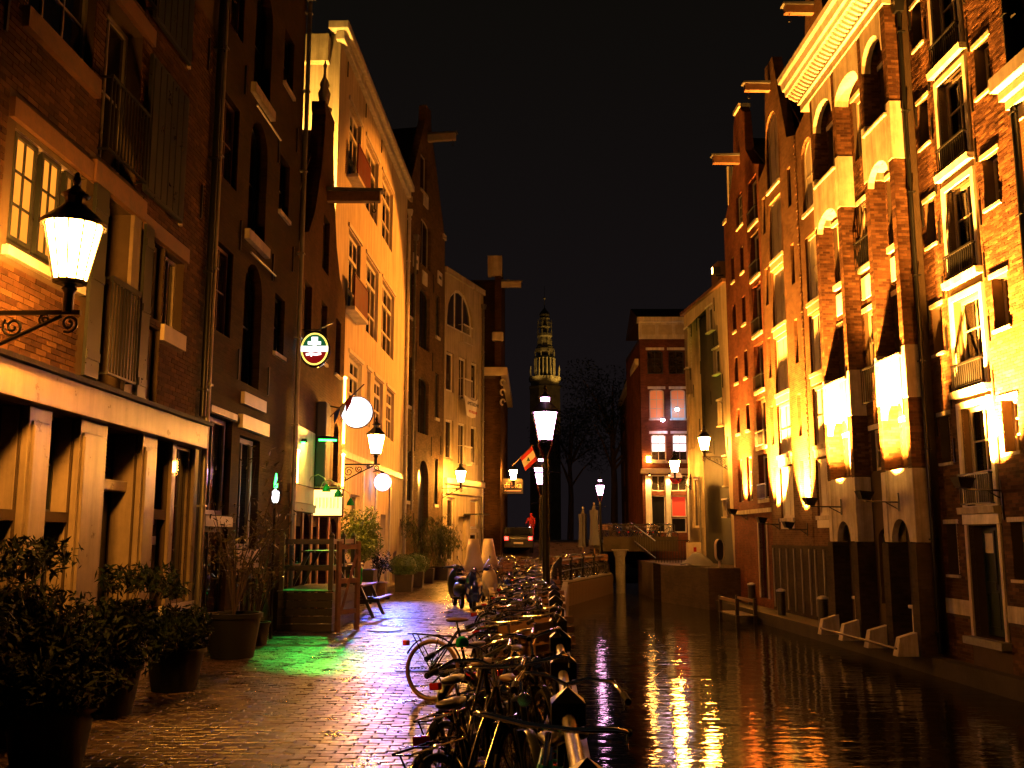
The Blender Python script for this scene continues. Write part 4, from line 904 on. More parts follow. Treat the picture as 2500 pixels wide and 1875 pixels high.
for Y, r, h, n in ((1338, 4.2, 3.2, 8), (665, 1.95, 2.2, 8), (640, 1.35, 1.8, 8), (1060, 2.8, 1.9, 8), (905, 2.0, 1.9, 8), (768, 2.0, 2.1, 8)):
    pn = MB().lathe([(.16, 0), (.16, h * .5), (.22, h * .55), (.03, h)], 0, 0, 6).mesh('pinnacle', 'tower_stone')
    for k in range(n):
        a = 2 * PI * (k + .5) / n; o = bpy.data.objects.new('pinnacle', pn); COL.objects.link(o); o.parent = T; o.location = (r * math.cos(a), r * math.sin(a), zz(Y))
bl = MB().box(-.07, .07, -.07, .07, 0, 1.1).mesh('baluster', 'tower_stone')
for k in range(40):
    a = 2 * PI * k / 40; o = bpy.data.objects.new('baluster', bl); COL.objects.link(o); o.parent = T; o.location = (4.3 * math.cos(a), 4.3 * math.sin(a), zz(1390))
def spot(name, loc, target, W_, col, size, blend=.6, rad=.1, parent=None):
    l = bpy.data.lights.new(name, 'SPOT'); l.energy = W_; l.color = col; l.spot_size = math.radians(size); l.spot_blend = blend; l.shadow_soft_size = rad
    o = bpy.data.objects.new(name, l); COL.objects.link(o); o.location = loc
    o.rotation_euler = (Vector(target) - Vector(loc)).to_track_quat('-Z', 'Y').to_euler()
    if parent: o.parent = parent
    return o
spot('tower_floodlight', (8, -8, zz(1500)), (0, 0, zz(900)), 6500, (1., .56, .11), 75, .5, .3, T)
spot('tower_floodlight', (-4, -9, zz(1500)), (0, 0, zz(800)), 1800, (1., .56, .12), 75, .5, .3, T)
spot('tower_floodlight', (14, -26, 25), (0, 0, 38), 2600, (1., .5, .1), 40, .8, .3, T)

# ---- bare crowned trees on the dyke
def leaves(mb, n, fn, size, flat=.5):
    for _ in range(n):
        c = Vector(fn()); a = Vector((rnd.gauss(0, 1), rnd.gauss(0, 1), rnd.gauss(0, 1))).normalized(); bb = a.cross(Vector((rnd.gauss(0, 1), rnd.gauss(0, 1), rnd.gauss(0, 1)))).normalized()
        s = size * rnd.uniform(.6, 1.3); w_ = s * flat
        mb.add([c - a * s, c + bb * w_ * .5, c + a * s, c - bb * w_ * .5], [(0, 1, 2, 3)])
def in_ball(c, r):
    while True:
        p = Vector((rnd.uniform(-1, 1), rnd.uniform(-1, 1), rnd.uniform(-1, 1)))
        if p.length < 1: return Vector(c) + Vector((p.x * r[0], p.y * r[1], p.z * r[2]))
def tree(x, y, z0, h, r, label):
    t = empty('street_tree', (x, y, z0), 0, label, 'tree', 'trees along the dyke')
    tr = MB(); tr.tube([(0, 0, 0), (.1, 0, h * .3), (0, .1, h * .55), (.1, 0, h * .85)], [.3, .24, .17, .05], 8)
    cl = []
    for k in range(9):
        a = k * 2.4; q = rnd.uniform(.35, .6) * h; e = Vector((math.cos(a) * r * rnd.uniform(.5, .85), math.sin(a) * r * rnd.uniform(.5, .85), q + rnd.uniform(.15, .4) * h))
        tr.tube([(0, 0, q), tuple(Vector((0, 0, q)).lerp(e, .5) + Vector((0, 0, .3))), tuple(e)], [.1, .07, .02], 6); cl.append(e)
    tr.obj('trunk', 'bark', t)
    lv = MB()
    for e in cl + [Vector((0, 0, h * .85)), Vector((.5, .4, h * .7))]:
        leaves(lv, 420, lambda: in_ball(e, (r * .42, r * .42, r * .38)), .16)
    lv.obj('crown', 'leaf_dark', t)
tree(5.4, 92, 1.6, 13, 4.2, 'slim dark tree by the tower, shorter of the two'); tree(8.0, 78, 1.6, 14.5, 4.6, 'broad dark tree hard against the receding brown house')

# ================================================================== LAMPS
emit('lamp_pink', (1., .45, .8), 30.); emit('lamp_warm', (1., .36, .04), 850.); emit('lamp_warm_far', (1., .38, .045), 800.); emit('lens_warm', (1., .5, .1), 40.)
emit('neon_green', (.02, 1., .12), 9.); emit('neon_white', (1., .95, 1.), 10.); emit('bulb_warm', (1., .45, .1), 260.); emit('led_blue', (.5, .55, 1.), 3.2); emit('tail_red', (1., .02, .02), 12.); emit('bulb_white', (.9, .9, 1.), 14.); emit('neon_orange', (1., .4, .05), 30.)
SOD = (1., .37, .045)
def lantern(par, loc, glass, n=6, s=1.2, cage=False, collar=True, crown=True):
    x, y, z = loc
    mb = MB().lathe([(.115 * s, .0), (.205 * s, .42 * s)], x, y, n, z); g = mb.obj('lantern_glass', glass, par)
    c = MB().lathe([(.24 * s, .42 * s), (.245 * s, .45 * s), (.19 * s, .5 * s), (.1 * s, .58 * s), (.085 * s, .6 * s)], x, y, 16 if cage else n, z)
    c.lathe([(.09 * s, .66 * s), (.11 * s, .675 * s), (.05 * s, .72 * s), (.02 * s, .76 * s), (.035 * s, .79 * s), (.012 * s, .86 * s)], x, y, 10, z)
    cp = c.obj('lantern_cap', 'iron', par, smooth=35)
    MB().lathe([(.07 * s, .6 * s), (.075 * s, .66 * s)], x, y, 8, z).obj('vent', glass if crown else 'iron', par)
    f = MB()
    for k in range(n):
        a = 2 * PI * (k + .5) / n; ca, sa = math.cos(a), math.sin(a); f.tube([(x + .12 * s * ca, y + .12 * s * sa, z - .005), (x + .212 * s * ca, y + .212 * s * sa, z + .43 * s)], .008 * s, 5)
    f.lathe([(.1 * s, -.03 * s), (.125 * s, -.02 * s), (.125 * s, .0)], x, y, n, z)
    f.obj('lantern_frame', 'iron', par)
    return g
def street_lamp(x, y, z0, top, glass, label):
    L = empty('street_lamp', (x, y, z0), 0, label, 'street lamp', 'crowned lamp posts along the quay'); zg = top - z0 - .98
    p = MB().lathe([(.19, 0), (.19, .12), (.15, .18), (.13, .7), (.15, .74), (.1, .8), (.075, 1.2), (.06, zg - .55), (.075, zg - .5), (.05, zg - .42), (.045, zg - .34)], 0, 0, 12); p.obj('post', 'iron', L, smooth=40)
    MB().tube([(-.3, 0, zg - .6), (.3, 0, zg - .6)], .015, 8).obj('ladder_bar', 'iron', L)
    y_ = MB()
    for k in range(4):
        a = PI / 4 + k * PI / 2; ca, sa = math.cos(a), math.sin(a); y_.tube([(.04 * ca, .04 * sa, zg - .36), (.09 * ca, .09 * sa, zg - .25), (.17 * ca, .17 * sa, zg - .1), (.165 * ca, .165 * sa, zg - .03), (.12 * ca, .12 * sa, zg)], .012, 6)
    y_.obj('yoke', 'red_paint', L)
    lantern(L, (0, 0, zg), glass); return L
street_lamp(.62, 18.2, .0, 4.62, 'lamp_pink', 'black lamp post with pink-white lantern rising from the nearest row of bicycles')
street_lamp(.92, 31.2, .0, 4.5, 'lamp_pink', 'black lamp post with pink-white lantern standing behind the bicycle rail lamp')
street_lamp(4.66, 52.3, .2, 5.05, 'lamp_pink', 'black lamp post with pink-white lantern at the bridge beside closed parasols')
def wall_lamp(base, direction, reach, zl, glass, label, s=1.2, cage=False):
    """scrolled iron bracket on a wall carrying a lantern"""
    e = empty('wall_lantern', base, math.atan2(direction[1], direction[0]), label, 'wall lantern', 'lanterns on scrolled iron brackets')
    h = zl - base[2]; k = MB(); k.box(-.02, .02, -.03, .03, h - .85, h - .1); k.box(0, reach + .12, -.02, .02, h - .32, h - .28)
    k.tube([(.02, 0, h - .8), (reach * .35, 0, h - .62), (reach * .7, 0, h - .45), (reach * .95, 0, h - .33)], .018, 6)
    def scroll(cx, cz, r, tdir, turns=1.6):
        pts = []; n = 22
        for i in range(n):
            t = i / (n - 1); a = tdir + t * turns * 2 * PI; q = r * (1 - .8 * t); pts.append((cx + q * math.cos(a), 0, cz + q * math.sin(a)))
        k.tube(pts, .013, 5)
    scroll(reach * .22, h - .5, .14, .5); scroll(reach * .52, h - .43, .1, 2.4); scroll(reach * .8, h - .37, .06, 1.); scroll(reach + .02, h - .4, .085, 4.2); scroll(.09, h - .68, .06, 1.5)
    k.obj('bracket', 'iron', e)
    MB().lathe([(.05, -.3), (.045, -.12), (.07, -.08), (.05, -.05), (.09, -.02)], reach, 0, 10, h).obj('neck', 'iron', e, smooth=40)
    lantern(e, (reach, 0, h), glass, 12 if cage else 6, s, cage, crown=False); return e
wall_lamp((-5.06, 8.75, 3.4), (1, -.02), 1.02, 4.17, 'lamp_warm', 'big orange-glowing lantern on black scrolled bracket over the cream shop front', 1.2, True)
wall_lamp((-4.72, 27.2, 2.9), (1, 0), .95, 4.15, 'lamp_warm_far', 'orange lantern at the corner between the bar and the white house')
wall_lamp((-3.42, 47.7, 3.2), (.95, -.3), 1.0, 4.5, 'lamp_warm_far', 'orange lantern beside the pointed-gable warehouse, above the leafy planter')
wall_lamp((-.58, 53.4, 3.2), (1, 0), .65, 4.95, 'lamp_warm_far', 'orange lantern on the brown corner house above a dark hanging sign')
wall_lamp(tuple(R4.w(.4, 0, 4.1)), (-1, -.1), .75, 4.9, 'lamp_warm_far', 'orange lantern on the far end of the pale plaster wall near the cafe')
wall_lamp(tuple(R4.w(5.9, 0, 4.4)), (-1, -.1), .95, 5.45, 'lamp_warm_far', 'orange lantern on the pale plaster wall nearest the red brick house')

# ---- floodlights on arms over the water
def flood(b, u, z, reach, W_, label, lean=(0, 0), size=95, off=0.):
    e = empty('floodlight', tuple(b.w(u, -off, z)), b.e.rotation_euler.z, label, 'floodlight', 'floodlights on arms along the right bank houses')
    a = MB().box(-.02, .02, -.02, .0, -.2, .2); a.tube([(0, -.01, 0), (0, -reach, .02)], .018, 8); a.tube([(0, -.01, -.16), (0, -reach * .4, .0)], .012, 6); a.obj('arm', 'iron', e)
    h = MB().add([(-.11, -reach - .1, .06), (.11, -reach - .1, .06), (.11, -reach + .08, .03), (-.11, -reach + .08, .03), (-.17, -reach - .17, .25), (.17, -reach - .17, .25), (.17, -reach + .16, .22), (-.17, -reach + .16, .22)], [(0, 1, 5, 4), (1, 2, 6, 5), (2, 3, 7, 6), (3, 0, 4, 7), (3, 2, 1, 0)])
    h.obj('lamp_housing', 'iron', e)
    MB().quad((-.15, -reach - .15, .235), (.15, -reach - .15, .235), (.15, -reach + .14, .205), (-.15, -reach + .14, .205)).obj('lens', 'lens_warm', e)
    spot('flood_beam', (0, -reach, .3), (lean[0] * .4, lean[1] * .7, 2.3), W_, SOD, size - 12, 1., .08, e)
flood(R1, 2.5, 2.72, .72, 220000, 'floodlight on an arm beside the dark warehouse entrance', (.4, .5), 98)
flood(R2, 4.95, 2.62, .75, 170000, 'floodlight in front of the balcony house bay nearer the dark entrance', (-.05, .55), 84, .4)
flood(R2, 1.45, 2.62, .8, 170000, 'floodlight in front of the balcony house bay nearer the gabled warehouses', (0, .55), 84, .4)
flood(R3b, 3.75, 2.1, .6, 200000, 'floodlight at the corner where the two gabled warehouses meet', (.0, .45), 82)
flood(R3b, .8, 2.3, .6, 200000, 'floodlight on the gabled warehouse beside the red neck gable house', (.0, .45), 82)
flood(R3c, 2.0, 2.7, .55, 60000, 'floodlight between the paired windows of the red neck gable house', (.0, .45), 80)

def star(px, py, y, m, label, aim, W_, col):
    p = at_depth(px, py, y); e = empty('spot_lamp', tuple(p), 0, label, 'floodlight', 'bright spot lamps on the cafe corner'); MB().lathe([(.07, -.1), (.1, 0), (.1, .03)], 0, 0, 12).obj('lamp_housing', 'iron', e, smooth=40); MB().lathe([(.02, -.16), (.1, -.13), (.13, -.05), (.09, .0)], 0, 0, 12, -.02).obj('bulb', m, e, smooth=60); MB().tube([(0, 0, .02), (0, .25, .12), (0, y * 0 + .5, .12)], .02, 6).obj('arm', 'iron', e)
    if W_: spot('spot_beam', (0, -.1, -.2), aim, W_, col, 120, .7, .1, e)
emit('star_pink', (1., .6, .95), 70.); emit('star_blue', (.15, .45, 1.), 120.); emit('star_green', (.5, 1., .05), 40.)
star(1618, 1022, 57.5, 'star_pink', 'glaring pink-white lamp between the cafe upper windows', (0, 1, -6), 90, (1., .5, .8))
star(1653, 996, 57.5, 'star_blue', 'glaring blue lamp on the cafe corner near the pale wall', (0, 1, -6), 0, None)
e = empty('green_uplight', tuple(R4.w(3.6, -.3, 5.6)), 0, 'small green uplight on the pale plaster wall', 'floodlight', 'bright spot lamps on the cafe corner'); MB().lathe([(.05, -.1), (.09, 0), (.09, .05)], 0, 0, 12).obj('lamp_housing', 'iron', e); MB().lathe([(.08, .05), (.02, .07)], 0, 0, 12).obj('lens', 'star_green', e); MB().tube([(0, 0, -.05), (.35, 0, -.05)], .015, 6).obj('arm', 'iron', e)
spot('green_beam', (0, 0, .12), (.16, .0, 2.), 260, (.35, 1., .03), 75, .7, .06, e)

# ================================================================== SIGNS AND LIGHTS OF THE BAR
# oval beer sign
e = empty('oval_sign', tuple(at_depth(769, 853, 21.5)), 0, 'glowing oval pub sign, green over red with white band and yellow rim', 'sign')
def ell(rx, rz, n=36, a0=0, a1=2 * PI): return [(rx * math.cos(a0 + (a1 - a0) * k / n), rz * math.sin(a0 + (a1 - a0) * k / n)) for k in range(n + (0 if abs(a1 - a0) > 6.2 else 1))]
emit('sign_green', (.02, .35, .12), .25, (.01, .1, .04)); emit('sign_red', (.5, .01, .01), .35, (.2, .01, .01)); emit('sign_white', (1., 1., .97), 2.2); emit('sign_yellow', (1., .75, .12), 1.5)
MB().prism(ell(.34, .42), -.05, .05).obj('sign_case', 'black_lacquer', e)
MB().ring(ell(.305, .365), ell(.27, .33), -.062, -.051).obj('rim', 'sign_yellow', e)
MB().prism(ell(.268, .328, 24, .12, PI - .12), -.058, -.051).obj('upper_field', 'sign_green', e); MB().prism(ell(.268, .328, 24, PI + .2, 2 * PI - .2), -.058, -.051).obj('lower_field', 'sign_red', e)
MB().box(-.3, .3, -.066, -.052, -.06, .065).obj('white_band', 'sign_white', e)
cr_ = MB().box(-.07, .07, -.067, -.06, .15, .27); cr_.box(-.15, .14, -.067, -.06, .1, .17); cr_.box(-.035, .035, -.067, -.06, .06, .12); cr_.obj('crest', 'sign_white', e)
sc_ = MB().tube([(-.18, -.064, -.13), (-.08, -.064, -.11), (.04, -.064, -.125), (.15, -.064, -.105)], .03, 6); sc_.box(-.08, -.05, -.067, -.06, -.17, -.11); sc_.obj('script_lettering', 'sign_white', e)
MB().box(-.5, .1, -.015, .015, .44, .46).tube([(.05, 0, .45), (.4, -.05, .6)], .01, 6).obj('hanger', 'iron', e)
# globe / disc sign
e = empty('disc_sign', tuple(at_depth(872, 1007, 24.)), 0, 'blank glowing white round sign hanging in front of the bar', 'sign')
emit('disc_white', (1., .97, 1.), 3.2)
MB().prism(ell(.375, .375, 40), -.05, .05).obj('disc_face', 'disc_white', e); MB().ring(ell(.395, .395, 40), ell(.376, .376, 40), -.06, .06).obj('rim', 'cloth_blue', e); MB().tube([(-.9, 0, .2), (-.37, 0, .1)], .018, 8).obj('arm', 'iron', e)
# flag pole leaning out with a furled flag
A_ = at_depth(772, 1050, 24.3); B_ = at_depth(889, 938, 23.4)
e = empty('flag_pole', tuple(A_), 0, 'slanting flagpole with furled red, white and blue flag crossing the white disc sign', 'flag'); D_ = B_ - A_
MB().tube([(0, 0, 0), tuple(D_)], .016, 8).obj('pole', 'wood', e)
for k, (m_, t0, t1) in enumerate((('cloth_red', .62, .78), ('cloth_white', .5, .64), ('cloth_blue', .38, .52))):
    p0, p1 = D_ * t0, D_ * t1; MB().add([tuple(p0), tuple(p1), tuple(p1 + Vector((-.05, .03, -.2))), tuple(p0 + Vector((.0, .05, -.28))), tuple(p0 + Vector((.02, -.05, -.12)))], [(0, 1, 2, 3), (0, 1, 4)]).obj('flag_stripe', m_, e)
# green lamps
def rod_lamp(px, py, y, rz, label, w_=.34):
    e = empty('neon_lamp', tuple(at_depth(px, py, y)), rz, label, 'neon lamp', 'green neon lamps of the bar')
    MB().tube([(-w_ / 2, -.03, 0), (w_ / 2, -.03, 0)], .032, 10).obj('tube', 'neon_green', e); MB().prism_x([(-.07, .03), (-.0, .09), (.08, .03), (.06, .0), (0, .045), (-.05, .0)], -w_ / 2 - .04, w_ / 2 + .04).obj('shade', 'green_paint', e); MB().tube([(0, .03, .06), (-.2, .25, .1)], .012, 6).obj('arm', 'iron', e)
rod_lamp(800, 1074, 23.3, .2, 'long green neon lamp below the white disc sign', .42); spot('green_glow', tuple(at_depth(733, 1080, 21.9) + Vector((.25, -.1, .0))), (-4.76, 22.4, 3.3), 60, (.02, 1., .12), 110, .8, .03)
rod_lamp(733, 1080, 21.9, .5, 'short green neon lamp beside the downpipe of the dark warehouse', .2)
for k, (px, py, y) in enumerate(((797, 1190, 22.9), (826, 1203, 22.9), (856, 1224, 24.5))):
    e = empty('gooseneck_lamp', tuple(at_depth(px, py, y)), 0, ['green gooseneck lamp over the left edge of the bar sign', 'green gooseneck lamp over the bright end of the bar sign', 'green gooseneck lamp on the corner nearest the white house'][k], 'lamp', 'gooseneck lamps over the bar sign')
    MB().lathe([(.1, -.1), (.085, -.02), (.04, .05), (.02, .08)], 0, 0, 12).obj('shade', 'green_plastic', e, smooth=40); MB().lathe([(.02, -.09), (.06, -.075), (.02, -.05)], 0, 0, 8).obj('bulb', 'bulb_warm', e)
    MB().tube([(0, 0, .08), (-.06, 0, .22), (-.2, 0, .3), (-.36, 0, .24), (-.42, 0, .1)], .012, 6).obj('arm', 'cream_paint', e)
# lit sign box of the bar, lettering too bright to read
b = L3
e = empty('bar_sign', (-4.72, 23.5, 2.33), 0, 'overexposed white lightbox sign projecting above the bar door', 'sign')
MB().box(-.02, .72, -.06, .06, 0, .68).obj('sign_case', 'red_paint', e); emit('sign_glow', (1., .66, .2), 2.6); MB().box(.02, .69, -.068, -.061, .04, .64).obj('lit_face', 'sign_glow', e)
lt = MB()
for i in range(7): lt.box(.07 + i * .085, .083 + i * .085, -.074, -.069, .2, .46); lt.box(.1 + i * .085, .11 + i * .085, -.074, -.069, .24 if i % 2 else .2, .46)
lt.obj('lettering', 'ink', e); text_obj('THE', 'lettering', 'ink', e, (.1, -.07, .74), (PI / 2, 0, 0), .11)
MB().box(-.1, .75, -.05, -.02, .69, .72).obj('lamp_rail', 'cream_paint', e)
mat('lamplit_brick_tone', (.30, .13, .05), .5, var=.3, scale=3)  # lamplight on the bar brick put into the colour
for u0, u1, z0, z1 in ((.02, .52, 0, 2.4), (1.18, 1.32, 0, 2.4), (2.13, 2.37, 0, 2.4), (2.98, 3.17, 0, 2.4), (4.33, 4.57, 0, 2.4), (5.73, 6.2, 0, 2.4), (.02, 6.2, 2.62, 3.0)): L3.boxp('lit_look_panel', u0, u1, -.035, -.001, z0, z1, 'lamplit_brick_tone')  # panels added over the dark brick so the bar front looks lit orange
L3.boxp('green_catch_panel', .45, 2.35, -.03, -.001, 3.02, 4.3, 'white_paint')  # pale panel added so the dark wall picks up the green lamp
for (u, z0, z1, lab, m_) in ((6.12, 2.9, 4.1, 'upright glowing tube low on the corner of the bar house', 'neon_orange'), (6.1, 4.4, 6.25, 'upright glowing tube high on the corner of the bar house', 'neon_orange'), (.35, 3.0, 3.7, 'short red and white glowing tube beside the bar downpipe', 'neon_orange')):
    e = empty('neon_tube', tuple(b.w(u, -.06, z0)), b.e.rotation_euler.z, lab, 'neon tube', 'upright neon tubes on the bar'); MB().tube([(0, 0, .02), (0, 0, z1 - z0)], .03, 8).obj('tube', m_, e); MB().box(-.05, .05, .04, .055, 0, z1 - z0 + .03).obj('backplate', 'cream_paint' if u > 1 else 'red_paint', e)
    MB().lathe([(.03, -.03), (.06, 0), (.06, .03), (.02, .06)], 0, 0, 10, z1 - z0).obj('end_bulb', 'neon_orange', e)
# white-blue floodlight on the white house
e = empty('globe_lamp', tuple(L4.w(6.6, -.4, 3.75)), L4.e.rotation_euler.z, 'glaring blue-white globe lamp on the white house behind the corner lantern', 'lamp')
MB().lathe([(.03, -.3), (.16, -.26), (.27, -.13), (.3, 0), (.27, .13), (.16, .26), (.06, .3)], 0, 0, 20).obj('globe', 'led_blue', e, smooth=80); MB().lathe([(.07, .28), (.08, .34), (.03, .38)], 0, 0, 12).obj('cap', 'iron', e); MB().tube([(0, 0, .36), (0, .15, .42), (0, .36, .36)], .02, 8).obj('arm', 'iron', e)
spot('led_beam', (-.1, -.4, -.2), (-9.0, -2.6, -3.7), 3200, (.1, .16, 1.), 34, .8, .15, e)
spot('green_beam', tuple(at_depth(800, 1074, 23.3) + Vector((.1, -.25, -.05))), (-3.2, 18.5, 0), 1700, (.015, 1., .08), 37, .3, .03)
# unseen flood added on the opposite eaves to wash the white house, and one on the bar roof lighting the gable end
e = empty('added_eaves_flood', tuple(R4.w(6.2, -.3, 12.9)), 0, 'small added floodlight on the eaves of the pale plaster house', 'floodlight'); MB().box(-.16, .16, -.1, .1, -.02, .3).obj('lamp_housing', 'iron', e); MB().box(-.17, -.162, -.09, .09, .02, .28).obj('lens', 'lens_warm', e); MB().box(-.02, .3, -.02, .02, -.1, -.02).obj('bracket', 'iron', e)
spot('flood_beam', (-.22, 0, .1), (-13.8, -5.2, -3.2), 21000, (1., .28, .024), 54, .25, .1, e)
e = empty('roof_floodlight', tuple(L3.w(5.35, 1.3, 11.6)), 0, 'small floodlight on a mast behind the bar gable lighting the white gable end', 'floodlight'); MB().box(-.12, .12, -.08, .08, 0, .22).obj('lamp_housing', 'iron', e); MB().box(-.11, .11, .081, .088, .02, .2).obj('lens', 'lens_warm', e); MB().tube([(0, 0, 0), (0, 0, -2.2)], .03, 8).obj('mast', 'iron', e)
spot('flood_beam', (0, .12, .15), (-.1, 2.5, 1.6), 5200, (1., .48, .07), 130, .5, .05, e)

# ================================================================== QUAY RAILING
RAIL = []
y = 5.19; 
while y < 41: RAIL.append((quay_x(y) - (.22 if y < 17 else .26), y)); y += 1.63
RAIL += [(2.5, 42.6), (3.2, 45.2), (3.9, 47.7), (4.7, 50.2)]
e = empty('quay_railing', (0, 0, 0), 0, 'iron railing with round top rail and capped square posts along the canal edge', 'railing')
pm = MB().box(-.055, .055, -.055, .055, .07, .92); pm.add([(-.085, -.085, .92), (.085, -.085, .92), (.085, .085, .92), (-.085, .085, .92), (-.085, -.085, 1.03), (.085, -.085, 1.03), (.085, .085, 1.03), (-.085, .085, 1.03), (0, 0, 1.1)], [(0, 1, 5, 4), (1, 2, 6, 5), (2, 3, 7, 6), (3, 0, 4, 7), (3, 2, 1, 0), (4, 5, 8), (5, 6, 8), (6, 7, 8), (7, 4, 8)])
pm.box(-.09, .09, -.09, .09, .06, .16); pme = pm.mesh('post', 'iron')
for x, y in [(.26, 3.56), (.22, 1.9)] + RAIL:
    o = bpy.data.objects.new('post', pme); COL.objects.link(o); o.parent = e; o.location = (x, y, 0)
for z, r in ((.95, .034), (.52, .02)): MB().tube([(.22, 1.9, z)] + [(x, y, z) for x, y in RAIL], r, 10).obj('rail', 'zinc' if z > .9 else 'iron', e, smooth=40)

# ================================================================== BICYCLES
def wheel_mb(R_=.34):
    m = MB(); m.tube([((R_ - .035) * math.cos(2 * PI * k / 28), 0, (R_ - .035) * math.sin(2 * PI * k / 28)) for k in range(28)], .011, 5, closed=True); m.tube([(0, -.045, 0), (0, .045, 0)], .022, 8)
    for k in range(18):
        a = 2 * PI * k / 18; s_ = .03 if k % 2 else -.03; m.tube([(.02 * math.cos(a + .5), s_, .02 * math.sin(a + .5)), ((R_ - .04) * math.cos(a), 0, (R_ - .04) * math.sin(a))], .0022, 3, caps=False)
    return m
WM = wheel_mb().mesh('wheel', 'chrome'); TM = MB().tube([(.325 * math.cos(2 * PI * k / 32), 0, .325 * math.sin(2 * PI * k / 32)) for k in range(32)], .021, 7, closed=True).mesh('tyre', 'rubber', 60)
TMC = MB().tube([(.325 * math.cos(2 * PI * k / 32), 0, .325 * math.sin(2 * PI * k / 32)) for k in range(32)], .021, 7, closed=True).mesh('tyre', 'brown_leather', 60)
def link(name, me, parent, loc=(0, 0, 0)):
    o = bpy.data.objects.new(name, me); COL.objects.link(o); o.parent = parent; o.location = loc; return o
def bike(fm='black_lacquer', kind=0, saddle='leather', label='', bell=None, cream=False, bar='chrome', crate=False):
    e = empty('bicycle', (0, 0, 0), 0, label, 'bicycle', 'bicycles leaning along the quay')
    W0, W1 = (-.55, 0, .34), (.55, 0, .34)
    for p in (W0, W1):
        w_ = link('wheel', WM, e, p); link('tyre', TMC if cream else TM, w_)
    BB, ST, HT, HB = (-.1, 0, .3), (-.24, 0, .82), (.32, 0, .92), (.37, 0, .72)
    f = MB(); f.tube([BB, ST], .016, 8); f.tube([HT, HB], .02, 8); f.tube([HB, BB], .017, 8)
    if kind == 0: f.tube([HT, (.05, 0, .7), (-.14, 0, .5)], .014, 8)
    else: f.tube([(.33, 0, .88), (-.22, 0, .78)], .015, 8)
    for s in (-.05, .05): f.tube([(BB[0], s * .6, BB[2]), (W0[0], s, .34)], .01, 6); f.tube([(ST[0], s * .4, ST[2] - .03), (W0[0], s, .34)], .009, 6); f.tube([(.385, s, .68), (.46, s, .5), (W1[0], s, .34)], .011, 6)
    f.box(.36, .41, -.06, .06, .67, .7); f.obj('frame', fm, e, smooth=50)
    for c, a0, a1 in ((W0, .1, 2.7), (W1, .35, 2.6)):
        g = MB(); n = 14
        for s in (-.03, .03):
            pass
        ring_ = [(c[0] + .375 * math.cos(a0 + (a1 - a0) * k / n), c[2] + .375 * math.sin(a0 + (a1 - a0) * k / n)) for k in range(n + 1)]
        g.add([(x, s, z) for x, z in ring_ for s in (-.028, 0, .028)], [])
        g.f += [(3 * k + j, 3 * k + j + 1, 3 * k + j + 4, 3 * k + j + 3) for k in range(n) for j in range(2)]
        for k in range(n + 1): x, y_, z = g.v[3 * k + 1]; g.v[3 * k + 1] = (x + .012 * math.cos(a0 + (a1 - a0) * k / n), y_, z + .012 * math.sin(a0 + (a1 - a0) * k / n))
        o = g.obj('mudguard', fm, e, smooth=60)
    h = MB(); h.tube([HT, (.30, 0, 1.0), (.3, 0, 1.05)], .013, 8)
    if kind == 0: pts = [(-.02, -.3, 1.04), (.1, -.29, 1.06), (.24, -.25, 1.1), (.33, -.12, 1.09), (.31, 0, 1.05), (.33, .12, 1.09), (.24, .25, 1.1), (.1, .29, 1.06), (-.02, .3, 1.04)]
    else: pts = [(.1, -.34, 1.05), (.2, -.33, 1.07), (.29, -.27, 1.09), (.3, -.1, 1.07), (.3, .1, 1.07), (.29, .27, 1.09), (.2, .33, 1.07), (.1, .34, 1.05)]
    h.tube(pts, .0125, 8); hb = h.obj('handlebar', bar, e, smooth=60)
    for s in (0, -1):
        a, c = (pts[0], pts[1]) if s == 0 else (pts[-1], pts[-2]); MB().tube([a, tuple(Vector(a).lerp(Vector(c), .95))], .019, 8).obj('grip', 'rubber', hb, smooth=60)
        q = Vector(a).lerp(Vector(c), 1.); MB().tube([tuple(q), tuple(q + Vector((.06, 0, -.03))), tuple(Vector(a) + Vector((.07, 0, -.05)))], .006, 5).obj('brake_lever', 'chrome', hb)
    sd = MB().add([(-.4, -.09, .93), (-.4, .09, .93), (-.3, .095, .945), (-.3, -.095, .945), (-.18, .035, .94), (-.18, -.035, .94), (-.1, .02, .93), (-.1, -.02, .93), (-.4, -.07, .88), (-.4, .07, .88), (-.28, .08, .88), (-.28, -.08, .88), (-.1, .015, .9), (-.1, -.015, .9), (-.41, 0, .95)],
                  [(0, 3, 2, 1), (3, 5, 4, 2), (5, 7, 6, 4), (0, 1, 9, 8), (1, 2, 10, 9), (2, 4, 6, 12, 10), (6, 7, 13, 12), (7, 5, 3, 11, 13), (3, 0, 8, 11), (8, 9, 10, 11), (11, 10, 12, 13)])
    so = sd.obj('saddle', saddle, e, smooth=70); ss_ = so.modifiers.new('round', 'SUBSURF'); ss_.levels = 1; ss_.render_levels = 2; MB().tube([(-.24, 0, .8), (-.265, 0, .9)], .012, 8).obj('seat_post', 'chrome', so)
    r = MB()
    for s in (-.06, .06): r.tube([(-.28, s, .72), (-.86, s, .74)], .007, 6); r.tube([(-.8, s, .74), (W0[0], s, .36)], .006, 6); r.tube([(-.45, s, .73), (W0[0], s, .36)], .005, 6)
    for x in (-.35, -.5, -.65, -.86): r.tube([(x, -.06, .735), (x, .06, .735)], .006, 6)
    r.obj('luggage_rack', fm, e, smooth=60)
    MB().box(-.93, -.88, -.05, .05, .6, .66).obj('tail_light', 'red_plastic', e, bevel=.008); hl = MB().lathe([(.02, -.06), (.04, -.03), (.045, .0), (.042, .02)], 0, 0, 10).obj('headlight', 'chrome', e, smooth=40); hl.location = (.43, 0, .88); hl.rotation_euler = (0, PI / 2, 0)
